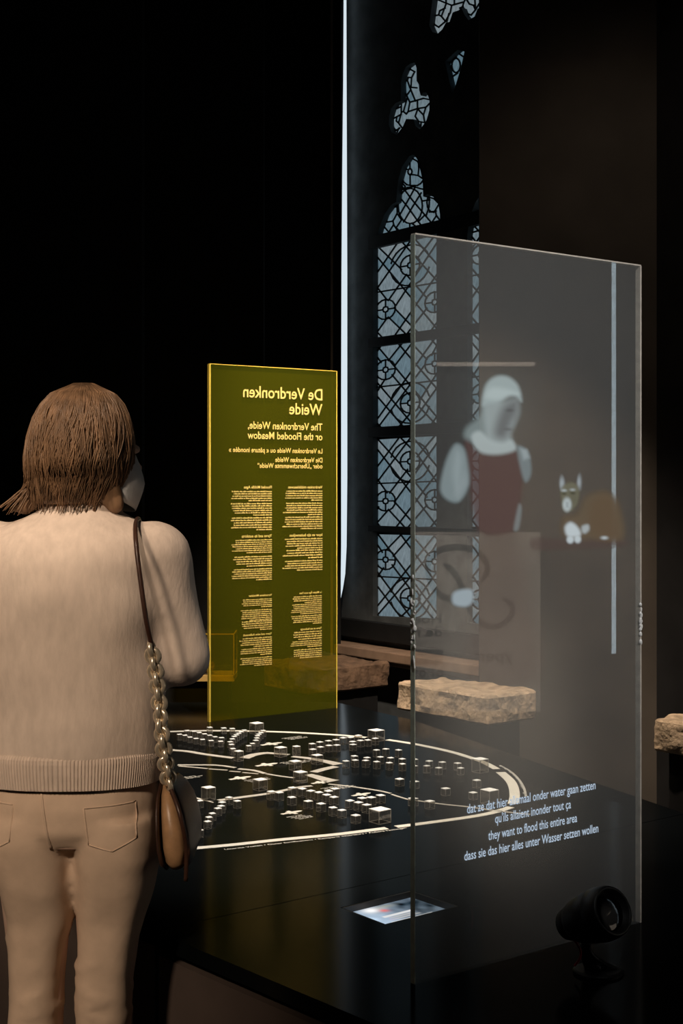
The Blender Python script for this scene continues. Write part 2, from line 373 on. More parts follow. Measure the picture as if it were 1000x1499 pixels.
def panel_segs(tl, tr, bl, br, flip=0):
    """leading of one rectangular panel: strapwork diagonals, rosettes with small round centres"""
    def q(u, v):
        a = (tl[0]+(tr[0]-tl[0])*u, tl[1]+(tr[1]-tl[1])*u); b = (bl[0]+(br[0]-bl[0])*u, bl[1]+(br[1]-bl[1])*u)
        return (a[0]+(b[0]-a[0])*v, a[1]+(b[1]-a[1])*v)
    A = abs(tr[0]-tl[0])/abs(bl[1]-tl[1])               # width over height on screen
    sg = []; vm = .50
    ros = [(.20, .70, .15), (.95, .70, .15), (.575, .27, .15)] if not flip else [(.20, .30, .15), (.95, .30, .15), (.575, .73, .15)]
    cl = lambda t: min(1, max(0, t))
    def clip(p0, p1, n=60):
        run = []; out = []; prev = None
        for i in range(n+1):
            t = i/n; u = p0[0]+(p1[0]-p0[0])*t; v = p0[1]+(p1[1]-p0[1])*t
            ok = -.02 <= u <= 1.02 and -.02 <= v <= 1.02 and all(((u-c[0])/c[2])**2+((v-c[1])/(c[2]*A))**2 > .97 for c in ros)
            if ok:
                if not run and prev: run.append(prev)
                run.append((u, v))
            else:
                if run: out.append([run[0], (u, v)]); run = []
            prev = (u, v)
        if len(run) > 1: out.append([run[0], run[-1]])
        return [x for x in out if abs(x[0][0]-x[1][0]) > .04]
    sl = 1.25*A; st = .50
    for m in range(-3, 4):
        for w in (0, .17):
            k = m*st+w-.10
            for s_ in clip((-.05, k-.05*sl), (1.05, k+1.05*sl)): sg.append([q(cl(p[0]), cl(p[1])) for p in s_])
            for s_ in clip((1.05, k-.05*sl+.03), (-.05, k+1.05*sl+.03)): sg.append([q(cl(p[0]), cl(p[1])) for p in s_])
    for cx, cy, r in ros:
        sg.append([q(cl(u), cl(v)) for u, v in circ(cx, cy, r, r*A, 16)])
        sg.append([q(cl(u), v) for u, v in circ(cx, cy, .042, .042*A, 8)])
        for du, dv in ((1, 0), (-1, 0), (0, 1), (0, -1)):
            a = (cx+.042*du, cy+.042*A*dv); b = (cx+r*du, cy+r*A*dv)
            if a[0] <= 1: sg.append([q(*a), q(min(1, b[0]), b[1])])
    for cx, cy, r, a0, a1 in ((.575, ros[2][1], .30, 15, 165), (.575, ros[2][1], .30, 195, 345)):
        sg.append([q(cl(u), cl(v)) for u, v in circ(cx, cy, r, r*A, 10, a0, a1)])
    sg.append([q(0, vm), q(1, vm)])
    return sg, [q(0, 0), q(1, 0), q(1, 1), q(0, 1)]
def shift_y(x, y): return y                              # panels follow the wall's perspective already
win1 = struct(empty('window_1', W3(*to_s(592, 905))), 'backlit leaded lancet window with trefoil head', 'window')
win2 = struct(empty('window_2', W3(*to_s(720, 910))), 'backlit leaded lancet window cut off by the brown partition', 'window')
win3 = struct(empty('window_3', W3(*to_s(599, 190))), 'small three lobed leaded tracery light above the lancet', 'window')
win4 = struct(empty('window_4', W3(*to_s(667, 130))), 'small kite shaped leaded tracery light with a round centre', 'window')
win5 = struct(empty('window_5', W3(*to_s(665, 40))), 'many lobed leaded tracery light at the top edge of the photo', 'window')
def fix(o, win):
    o.matrix_parent_inverse = Matrix.Translation(win.location).inverted()
def window_part(win, sets, grow):
    BM = None
    for segs, outl_ in sets:
        n, bm = cells(segs, outl_, win, grow=grow)
        me = bpy.data.meshes.new('lead_came'); bm.to_mesh(me); bm.free()
        link('lead_came', me, M['lead'], win)
    for c in win.children: fix(c, win)
rows1 = [((546, 362), (642, 343), (546, 496), (642, 484)), ((546, 508), (642, 494), (546, 627), (642, 620)), ((546, 643), (642, 637), (546, 773), (642, 772)), ((546, 781), (642, 783), (546, 906), (642, 914))]
rows2 = [((686, 333), (780, 312), (686, 477), (780, 462)), ((686, 490), (780, 474), (686, 617), (780, 606)), ((686, 634), (780, 628), (686, 772), (780, 772)), ((686, 784), (780, 787), (686, 916), (780, 926))]
h = lambda l: Z(l, 540, 220, 8.333)
head_segs = [h(s) for s in [
    [(405, 210), (440, 150), (508, 85), (600, 135), (640, 220), (665, 330)], [(508, 70), (508, 228)], [(405, 228), (484, 235)], circ(508, 262, 25, 36, 10), [(508, 298), (560, 300), (610, 310), (668, 350)],
    [(612, 150), (615, 230), (608, 305)], [(410, 230), (408, 310), (430, 385), (470, 420), (510, 430), (600, 430), (640, 405), (670, 365)], [(510, 298), (510, 430)],
    [(360, 370), (440, 480), (530, 600), (690, 790), (770, 885)], [(375, 565), (480, 690), (600, 860), (690, 970)], [(350, 500), (430, 478), (480, 455), (560, 445), (640, 470), (690, 480)], [(570, 455), (480, 620), (380, 795)], [(645, 520), (540, 690), (430, 875)],
    circ(512, 680, 148, 215, 20), [(395, 380), (450, 440), (440, 478)], [(690, 560), (800, 590), (870, 660)], [(745, 575), (742, 690), (705, 800)], [(750, 605), (660, 620)], circ(790, 640, 75, 118, 10, 60, 300), [(745, 755), (810, 745), (862, 655)],
    [(770, 890), (830, 800), (820, 745)], [(770, 890), (735, 960)], [(830, 795), (885, 870)], [(690, 790), (610, 870)], [(350, 690), (280, 700), (235, 745)], [(350, 640), (352, 770), (300, 865), (210, 880)], [(230, 760), (225, 875)],
    [(145, 875), (250, 1000), (310, 905), (300, 860)], [(310, 910), (365, 995), (350, 1060)], [(250, 1000), (215, 1090)], [(352, 770), (405, 850), (340, 945)], [(340, 945), (400, 1010), (470, 1030)], [(505, 895), (505, 1040)], [(530, 890), (580, 930), (610, 985), (690, 970)], [(610, 985), (640, 930)], [(120, 990), (190, 1090)], [(690, 970), (740, 1040)]]]
window_part(win1, [(head_segs, [(551, 356)]+head_px[1:]+[(645, 338)])]+[panel_segs(*r, flip=i % 2) for i, r in enumerate(rows1)], 1.0)
head2 = [[(684, 345), (700, 322), (705, 300), (720, 280)], [(696, 300), (712, 330), (735, 345)], [(702, 318), (690, 340)], [(712, 290), (700, 312)], circ(735, 300, 14, 20, 10), [(715, 340), (745, 300), (765, 300)], [(735, 262), (735, 280)], [(749, 300), (772, 330)]]
window_part(win2, [(head2, [(686, 342)]+lan2_px[1:9]+[(774, 318)])]+[panel_segs(*r, flip=(i+1) % 2) for i, r in enumerate(rows2)], 1.0)
t6 = lambda l: Z(l, 560, 80, 11.53)
tref_segs = [t6(s) for s in [
    [(365, 440), (430, 440), (445, 385), (500, 390), (552, 290), (480, 250), (405, 300), (365, 440), (378, 600), (430, 720), (470, 805), (560, 780), (700, 740), (800, 760)], [(430, 440), (470, 552), (590, 562)], [(500, 390), (490, 545)], [(430, 672), (482, 600)], [(470, 552), (565, 785)],
    [(470, 805), (440, 965), (600, 912), (740, 890), (800, 830)], [(597, 770), (600, 912)], [(430, 720), (362, 962), (412, 1003), (440, 965)], [(330, 970), (362, 962)], [(325, 1010), (250, 1050), (155, 1100)], [(330, 970), (280, 1155), (335, 1230)], [(250, 1050), (240, 1120), (280, 1155)],
    [(150, 1100), (180, 1220), (240, 1280), (300, 1240)], [(150, 1100), (190, 940), (320, 880)], [(600, 915), (700, 1020), (740, 890)], [(700, 1015), (720, 1140)], [(600, 930), (560, 1040), (620, 1130), (730, 1150)], [(480, 160), (480, 250)], [(378, 600), (330, 660), (325, 960)], [(660, 1140), (655, 1250)], [(290, 1240), (240, 1350)]]]
window_part(win3, [(tref_segs, tref_px)], 1.12)
q7 = lambda l: Z(l, 610, 0, 10)
window_part(win4, [([q7(s) for s in [circ(585, 960, 62, 105, 16), [(690, 830), (610, 775), (540, 830), (480, 970), (490, 1060), (530, 1125), (610, 1070)], [(590, 770), (590, 855)], [(480, 985), (525, 985)], [(530, 1125), (545, 1260)], [(430, 890), (500, 900)]]], diam_px)], 1.12)
window_part(win5, [([q7(s) for s in [[(180, -60), (420, 40), (520, 80), (700, 30), (740, -40), (900, -60)], [(520, 80), (500, 185), (430, 315), (370, 240), (440, 55), (430, -200)], [(240, 240), (330, 220), (370, 240)], [(330, 220), (345, 160), (425, 120)], [(245, 250), (270, 360), (330, 400), (430, 315)], [(560, 60), (560, -200)], [(700, 30), (680, 100), (760, 205), (805, 222), (870, 145), (840, 80), (780, 60), (730, -20)], [(870, 145), (920, 60), (1000, 120)], [(480, 200), (450, 320)], [(200, 380), (290, 480)], [(250, 0), (400, -200)], [(860, 0), (870, 145)], [(640, 120), (690, 100)], [(900, -60), (1000, -300)]]], quat_px)], 1.06)
for (x0, y0, x1, y1, t) in ((540, 352, 790, 302, 19), (540, 502, 790, 468, 14), (540, 635, 790, 617, 15), (540, 777, 790, 779, 9)):
    a = to_s(x0, y0); b = to_s(x1, y1); zc = a[1]*.5+b[1]*.5; th = t*7.1/F
    struct(box('trim_saddle_bar', W3(a[0]+.0, zc-th/2, -.004), WS*1.0, -wn*.03, (0, 0, th), M['bar']), 'dark horizontal bar crossing the leaded lancets', 'bar')['group'] = 'horizontal window bars'
# mullion core so the bright lights stay separate in depth, sill and dark ledge
s0 = to_s(486, 930)[0]
struct(box('trim_ledge', W3(s0, 0, 0)+Vector((0, 0, to_s(560, 932)[1]-.015)), WS*1.6, wn*.05, (0, 0, .09), M['bar']), 'black ledge under the leaded windows', 'ledge')
zt = to_s(560, 938)[1]
struct(box('trim_sill', W3(s0-.15, zt-.075, 0), WS*1.6, wn*.16, (0, 0, .05), M['sill'], bevel=.006), 'brown stone window sill below the leaded windows', 'sill')
struct(box('trim_sill_lower', W3(s0-.15, zt-.105, 0), WS*1.6, wn*.11, (0, 0, .03), M['sill'], bevel=.006), 'narrow lower moulding under the window sill', 'sill')
# bright slit of daylight beside the window: tapering strip with a bent foot
sl = []
prof = [(-60, 503.5, 507), (120, 502.5, 507.5), (260, 501, 508), (400, 500, 508.5), (560, 499.5, 508.5), (700, 499.5, 508.5), (800, 499.5, 507.5), (840, 499, 505.5), (862, 498, 502), (882, 496.6, 497.6)]
vv, ff = [], []
for y, a, b in prof:
    for x in (a, b): vv.append(at(x, y, 7.55))
    for x in (b, a): vv.append(at(x, y, 7.57))
for i in range(len(prof)-1):
    for k in range(4): ff.append([i*4+k, i*4+(k+1) % 4, i*4+4+(k+1) % 4, i*4+4+k])
sl = mesh('daylight_slit', vv, ff, M['slit'])
struct(sl, 'tall bright slit of daylight at the edge of the window blind', 'light gap')
struct(flat('trim_slit_jamb', 487.5, 499, 7.46, .05, M['black_wall']), 'black jamb beside the bright slit', 'trim')

# ------------------------------------------------------------ table
def T2(px, py): p = on_z(px, py); return (p.x, p.y)
seamA, seamB = Vector(T2(317, 1343)), Vector(T2(1003, 1191))
sd = (seamB-seamA).normalized(); sn = Vector((-sd.y, sd.x))
e0, e1 = Vector(T2(210, 1356)), Vector(T2(530, 1491)); ed = (e1-e0).normalized()
def cross2(p, d, q, e): t = ((q.x-p.x)*e.y-(q.y-p.y)*e.x)/(d.x*e.y-d.y*e.x); return p+d*t
cs = cross2(seamA, sd, e0, ed)
near = e0+ed*3.2
left_far = e0-ed*2.6
corner = Vector(T2(1003, 1191))
rear_poly = [cs+sn*.0015-sd*0, corner+sn*.0015, Vector(T2(604, 1054)), Vector(T2(492, 1028)), Vector(T2(492, 1028))+Vector((-.9, .0)), left_far]
front_poly = [cs-sn*.0015, near, near+sd*1.25, corner-sn*.0015+sd*.0]
scr = [Vector(T2(497.6, 1328.5)), Vector(T2(602, 1303.2)), Vector(T2(672.5, 1326.3)), Vector(T2(563.6, 1353.8))]
TM = lambda x, y, d: Vector((x, y, TH-d))
table = empty('exhibition_table', (0, 4.2, 0))
tag(table, 'large black glossy exhibition table carrying the illuminated city map', 'table')
tops = [slab('map_top', [tuple(p) for p in rear_poly], [], TM, .028, M['table_top']),
        slab('front_top', [tuple(p) for p in front_poly], [[tuple(p) for p in scr]], TM, .028, M['table_top'])]
def inset(poly, d):
    c = sum((Vector(p) for p in poly), Vector((0, 0)))/len(poly); return [tuple(Vector(p)+(c-Vector(p)).normalized()*d) for p in poly]
tops += [slab('rear_body', inset(rear_poly, .008), [], lambda x, y, d: Vector((x, y, TH-.029-d)), TH-.03, M['table_side']),
         slab('front_body', inset(front_poly, .008), [], lambda x, y, d: Vector((x, y, TH-.045-d)), TH-.046, M['table_side'])]
for o in tops: adopt(o, table)
# recessed touch screen
tscr = empty('touch_screen', (scr[0].x, scr[0].y, TH-.03)); tag(tscr, 'small glowing screen recessed into the black table top', 'screen')
def S3(u, v, d):                          # u from A to B, v from A to D
    a = scr[0].lerp(scr[1], u); b = scr[3].lerp(scr[2], u); p = a.lerp(b, v); return Vector((p.x, p.y, TH-d))
NU, NV = 70, 40
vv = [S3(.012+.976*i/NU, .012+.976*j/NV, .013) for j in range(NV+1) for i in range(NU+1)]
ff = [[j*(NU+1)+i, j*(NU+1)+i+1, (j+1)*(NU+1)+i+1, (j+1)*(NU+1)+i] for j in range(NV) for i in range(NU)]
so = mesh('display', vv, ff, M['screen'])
uu = np.tile(np.linspace(0, 1, NU+1), NV+1); wv = np.repeat(np.linspace(0, 1, NV+1), NU+1)
def blob(u, v, cu, cv, ru, rv, p=2): return np.exp(-(((u-cu)/ru)**2+((v-cv)/rv)**2)**(p/2))
C = np.zeros((len(uu), 4)); C[:, 3] = 1
noise_ = np.array([noise.noise(Vector((a*9, b*6, 3.1))) for a, b in zip(uu, wv)])
base = .24+.16*noise_+.5*blob(uu, wv, .05, .55, .35, .5)
for k, c in enumerate((.72, .92, 1.15)): C[:, k] = np.clip(base*c, .01, 9)
for (cu, cv, ru, rv, colr, s) in ((.33, .14, .10, .12, (1, 1, 1), 1.1), (.44, .26, .05, .07, (1.0, .15, .12), .7), (.53, .12, .12, .07, (.55, .55, .45), .5), (.82, .3, .25, .35, (-.25, -.3, -.36), .6)):  # last blob paints in the dimming at right from view angle and glass
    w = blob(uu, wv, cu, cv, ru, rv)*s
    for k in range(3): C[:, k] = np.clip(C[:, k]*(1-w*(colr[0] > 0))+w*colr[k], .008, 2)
for j, (a, b) in enumerate(((.38, .80), (.40, .77), (.37, .79), (.34, .9))):
    ln = ((uu > a-.1) & (uu < b-.1) & (abs(wv-(.50+.085*j)) < .026)); C[ln, :3] = np.maximum(C[ln, :3], .75 if j in (0, 3) else .5)
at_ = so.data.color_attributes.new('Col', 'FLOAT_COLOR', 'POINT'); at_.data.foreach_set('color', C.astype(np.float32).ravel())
adopt(so, tscr)
bm = bmesh.new()
for (a, b) in ((0, 1), (1, 2), (2, 3), (3, 0)):
    p, q_ = scr[a], scr[b]; c = sum(scr, Vector((0, 0)))/4
    mid = (p+q_)/2; nrm = Vector((-(q_-p).y, (q_-p).x)).normalized(); nrm = nrm if nrm.dot(c-mid) > 0 else -nrm
    P = Vector((p.x, p.y, TH-.027)); bm_box(bm, P+Vector((*(nrm*.0005), 0)), Vector((*(q_-p), 0)), Vector((*(nrm*.004), 0)), (0, 0, .0265))
adopt(from_bm('bezel', bm, M['matte_black']), tscr)
adopt(slab('casing', [tuple(p) for p in inset(scr, .002)], [], lambda x, y, d: Vector((x, y, TH-.0135-d)), .014, M['matte_black']), tscr)

# ------------------------------------------------------------ the map inlaid in the table: bands, footprints, captions
def band(pts_px, w, name='map_band', taper=None, n=6, z=.0008, material='inlay'):
    P = spline([on_z(x, y, TH) for x, y in pts_px], n); m = len(P); vv, ff = [], []
    for i, p in enumerate(P):
        d = (P[min(i+1, m-1)]-P[max(i-1, 0)]).normalized(); q_ = Vector((-d.y, d.x, 0)); ww = w*(1 if taper is None else taper[0]+(taper[1]-taper[0])*i/(m-1))/2
        for s, zz in ((-1, 0), (1, 0), (1, z), (-1, z)): vv.append(p+q_*ww*s+ZZ*zz)
    for i in range(m-1):
        for k in range(4): ff.append([i*4+k, i*4+(k+1) % 4, i*4+4+(k+1) % 4, i*4+4+k])
    ff += [[0, 1, 2, 3], [m*4-1, m*4-2, m*4-3, m*4-4]]
    o = mesh(name, vv, ff, M[material]); adopt(o, table); return o
ring_front = [(130, 1249), (235, 1245), (283, 1242), (345, 1236.5), (410, 1229.5), (490, 1222), (566, 1212.5)]
ring_right = [(580, 1210.5), (605, 1207.5), (650, 1201.5), (698, 1194.5), (728, 1188), (748, 1181.5)]
ring_east = [(751, 1177), (753.5, 1166), (752, 1153), (746, 1142), (733, 1130.5)]
ring_back = [(727, 1126), (710, 1117), (691, 1110), (665, 1102), (640, 1096), (605, 1089), (567, 1083)]
ring_far = [(536, 1079.8), (505, 1076.9), (470, 1074.6), (430, 1072.4), (390, 1071), (340, 1070), (290, 1070), (240, 1071.5), (190, 1074)]
for r in (ring_front, ring_right, ring_east, ring_back, ring_far): band(r, .0225 if r is not ring_east else .028, 'ring_band')
for pts, w, tp in (
    ([(225, 1093), (250, 1097.8), (274, 1100), (298, 1104), (320, 1107), (342, 1109.8)], .030, None),
    ([(357, 1110), (364, 1107.5), (372, 1105), (388, 1102.6), (401, 1103.2), (423, 1105)], .034, (1.5, .8)),
    ([(428, 1107.6), (454, 1110.5), (479.6, 1115.4), (495.6, 1119.2)], .036, (.7, 1.5)),
    ([(492, 1122.3), (477, 1125.5), (459, 1130.5)], .038, None),
    ([(451, 1134), (465, 1137.8), (478, 1141.8), (488, 1144)], .050, (.7, 1.3)),
    ([(260, 1120), (306, 1120), (326.8, 1121.3), (344.4, 1124)], .018, None), ([(349, 1125.6), (371.6, 1128), (388, 1132.5)], .020, None),
    ([(389.8, 1133), (410, 1136.3), (431, 1139)], .014, None), ([(481, 1148), (510, 1151), (538, 1155), (556, 1158), (572, 1161.6)], .014, None),
    ([(573.5, 1163), (585, 1166.8), (600, 1171), (614, 1172.7), (650, 1177.6), (685, 1181.2), (726, 1187), (776, 1192.5)], .011, None),
    ([(262, 1121.5), (304, 1125.3)], .012, None), ([(306, 1125.8), (333, 1127.6)], .012, None), ([(336, 1129), (352, 1130.2)], .011, None), ([(355, 1131), (378, 1133)], .010, None),
    ([(320, 1172), (356, 1167), (391, 1162.2), (412, 1158), (438, 1152.6), (457, 1150.6)], .026, (1.1, .8)),
    ([(275, 1166.4), (294, 1170), (312, 1175)], .022, (1, .3)), ([(436, 1143), (444, 1146)], .02, None)):
    band(pts, w*.74, 'canal_band', tp, material='canal')
def footprint(px, py, L, rot=0):
    c = on_z(px, py); a = (U*math.cos(rot)+V*math.sin(rot)); b = (V*math.cos(rot)-U*math.sin(rot))
    pl = [(-.5, -.09), (-.22, -.09), (-.22, -.16), (-.08, -.16), (-.08, -.3), (.08, -.3), (.08, -.12), (.36, -.10), (.5, 0), (.36, .10), (.08, .12), (.08, .3), (-.08, .3), (-.08, .16), (-.22, .16), (-.22, .09), (-.5, .09)]
    o = slab('church_footprint', [(x*L, y*L) for x, y in pl], [], lambda x, y, d: c+a*x+b*y+ZZ*(.0008-d), .0008, M['inlay']); adopt(o, table)
for x, y, L in ((427.5, 1189.5, .066), (352, 1139, .075), (398, 1089, .085), (391, 1119.4, .080), (529.5, 1163, .065), (469, 1145.4, .06)): footprint(x, y, L)
def strokes(bm, origin, ax, ay, width, xh, seed, gap=.5):   # a row of illegibly small printed letters
    r = random.Random(seed); x = 0; wl = r.randint(3, 9); p = xh*.78
    while x < width:
        if wl == 0: x += p*.75; wl = r.randint(2, 9); continue
        hh = xh*(1.45 if r.random() < .25 else 1)
        o = origin+ax*x
        v = [bm.verts.new(o), bm.verts.new(o+ax*p*.70), bm.verts.new(o+ax*p*.70+ay*hh), bm.verts.new(o+ay*hh)]; bm.faces.new(v)
        x += p; wl -= 1
for (x, y, n, wpx, sd_) in ((421, 1197, 4, .052, 1), (358, 1143.5, 3, .08, 2), (413, 1081.5, 4, .085, 3), (410, 1117.5, 4, .09, 4), (470, 1155, 4, .085, 5), (258, 1140, 3, .07, 6)):
    bm = bmesh.new(); c = on_z(x, y)
    for i in range(n): strokes(bm, c+ZZ*.0006-V*(.0115*i)+U*(.004*i), U, V, wpx*(.8+.3*random.random()), .0042, sd_*10+i)
    o = from_bm('map_caption', bm, M['map_print']); adopt(o, table)

def text_mesh(body, bold=0.0):
    c = bpy.data.curves.new('lettering', 'FONT'); c.body = body; c.size = 1; c.offset = bold; c.resolution_u = 3
    o = bpy.data.objects.new('lettering', c); col.objects.link(o)
    dg = bpy.context.evaluated_depsgraph_get(); dg.update()
    me = bpy.data.meshes.new_from_object(o.evaluated_get(dg)); v = np.array([tuple(p.co) for p in me.vertices]); f = [list(p.vertices) for p in me.polygons]
    col.objects.unlink(o); bpy.data.objects.remove(o); bpy.data.curves.remove(c); bpy.data.meshes.remove(me)
    return v, f
CAP = .69
def text_fit(name, body, mapf, width, cap, material, bold=0.0):  # mapf(x, y): x along the line in 0..width, y up in 0..cap
    v, f = text_mesh(body, bold); x0, x1 = v[:, 0].min(), v[:, 0].max()
    return mesh(name, [mapf((x-x0)/(x1-x0)*width, y/CAP*cap) for x, y, z in v], f, M[material])
# lettering outside the front of the ring, following its curve
def arc_text(body, pts_px, off, cap, name='ring_lettering'):
    P = spline([on_z(x, y) for x, y in pts_px], 10); Ls = [0]
    for a, b in zip(P, P[1:]): Ls.append(Ls[-1]+(b-a).length)
    def mp(x, y):
        i = max(0, min(len(P)-2, next((k for k in range(len(Ls)-1) if Ls[k+1] >= x), len(P)-2)))
        t = (x-Ls[i])/(Ls[i+1]-Ls[i]); d = (P[i+1]-P[i]).normalized(); n_ = Vector((-d.y, d.x, 0))
        return P[i].lerp(P[i+1], t)+n_*(y+off)+ZZ*.0006
    adopt(text_fit(name, body, mp, Ls[-1]*.999, cap, 'map_print', .01), table)
arc_text('Uiterste Vesten • Outer fortifications • Remparts extérieurs • Äußere Festungen', [(330, 1244.5), (410, 1235.5), (490, 1226.5), (566, 1217), (596, 1212.5)], 0, .0105)
bm = bmesh.new(); P = spline([on_z(x, y) for x, y in [(772, 1166), (769, 1154), (762, 1142), (750, 1130), (734, 1120.5)]], 8)
for i, (a, b) in enumerate(zip(P, P[1:])):
    d = (b-a).normalized(); strokes(bm, a+ZZ*.0006, d, Vector((-d.y, d.x, 0)), (b-a).length*.95, .007, 300+i)
adopt(from_bm('ring_lettering', bm, M['map_print']), table)

# ------------------------------------------------------------ acrylic city blocks
def block_mesh(s, hh):
    bm = bmesh.new(); b = s*.032; tz = min(.0016, hh*.10)
    bm_box(bm, (-s/2, -s/2, 0), (s, 0, 0), (0, s, 0), (0, 0, hh-tz))
    for f in bm.faces: f.material_index = 0
    n0 = len(bm.faces); bm_box(bm, (-s/2, -s/2, hh-tz), (s, 0, 0), (0, s, 0), (0, 0, tz))
    bm.faces.ensure_lookup_table()
    for f in bm.faces[n0:]: f.material_index = 1
    n1 = len(bm.faces)
    for sx in (-1, 1):
        for sy in (-1, 1): bm_box(bm, (sx*s/2-b*(sx > 0), sy*s/2-b*(sy > 0), 0), (b, 0, 0), (0, b, 0), (0, 0, hh-tz))
    for sx in (-1, 1):
        bm_box(bm, (sx*s/2-b*(sx > 0), -s/2, 0), (b, 0, 0), (0, s, 0), (0, 0, b)); bm_box(bm, (-s/2, sx*s/2-b*(sx > 0), 0), (s, 0, 0), (0, b, 0), (0, 0, b))
    bm.faces.ensure_lookup_table()
    for f in bm.faces[n1:]: f.material_index = 2
    bmesh.ops.recalc_face_normals(bm, faces=bm.faces[:])
    me = bpy.data.meshes.new('acrylic_block'); bm.to_mesh(me); bm.free()
    for k in ('acrylic', 'frost', 'frost_edge'): me.materials.append(M[k])
    return me
cache = {}
def block(x, y, w, hpx, label, group=None, rot=0):
    c = on_z(x, y+hpx); hh = hpx*c.y/F*1.03; s = w*c.y/F/1.40
    s = round(s, 3) if group else s; hh = round(hh, 3) if group else hh
    me = cache.setdefault((s, hh), None) or block_mesh(s, hh); cache[(s, hh)] = me
    o = link('acrylic_block', me); o.location = (c.x, c.y, TH); o.rotation_euler.z = ANG+rot
    tag(o, label, 'acrylic block', group); return o
LG = [(375.6, 1058.5, 21, 15, 'large clear acrylic block at the back behind the row of small cubes'), (349.5, 1099.5, 14.5, 14, 'mid-sized clear acrylic block at the near end of the double row of cubes'),
      (410.8, 1094, 19, 13, 'clear acrylic block on the pale canal band right of the double row'), (434, 1092.5, 12, 13, 'narrow tall clear acrylic block just right of the canal block'),
      (432.4, 1114.2, 19, 13, 'clear acrylic block in the middle of the map before a tiny caption'), (464.4, 1105.3, 17.5, 13, 'clear acrylic block standing on the pale wedge at the map centre'),
      (550.8, 1068.8, 24.5, 15, 'large clear acrylic block on the far ring beside the glass screen'), (702.9, 1111, 24.5, 19, 'large acrylic block on the right of the ring seen through the glass screen'),
      (716.8, 1156.2, 27, 20, 'large acrylic block just above the projected caption behind the glass'), (439.8, 1130, 21, 15, 'large clear acrylic block at the fork of the pale bands'),
      (380.9, 1141, 22, 15, 'large clear acrylic block alone on the left half of the map'), (305.2, 1152.6, 21.5, 18, 'tall acrylic block beside the handbag'), (556.4, 1184.5, 32.5, 19, 'largest clear acrylic block at the front of the map')]
for x, y, w, hh, lb in LG: block(x, y, w, hh, lb)
ORD = ['leftmost', 'second', 'third', 'fourth', 'fifth', 'sixth', 'seventh', 'eighth', 'ninth', 'tenth', 'eleventh', 'twelfth', 'thirteenth', 'fourteenth', 'fifteenth', 'sixteenth', 'seventeenth']
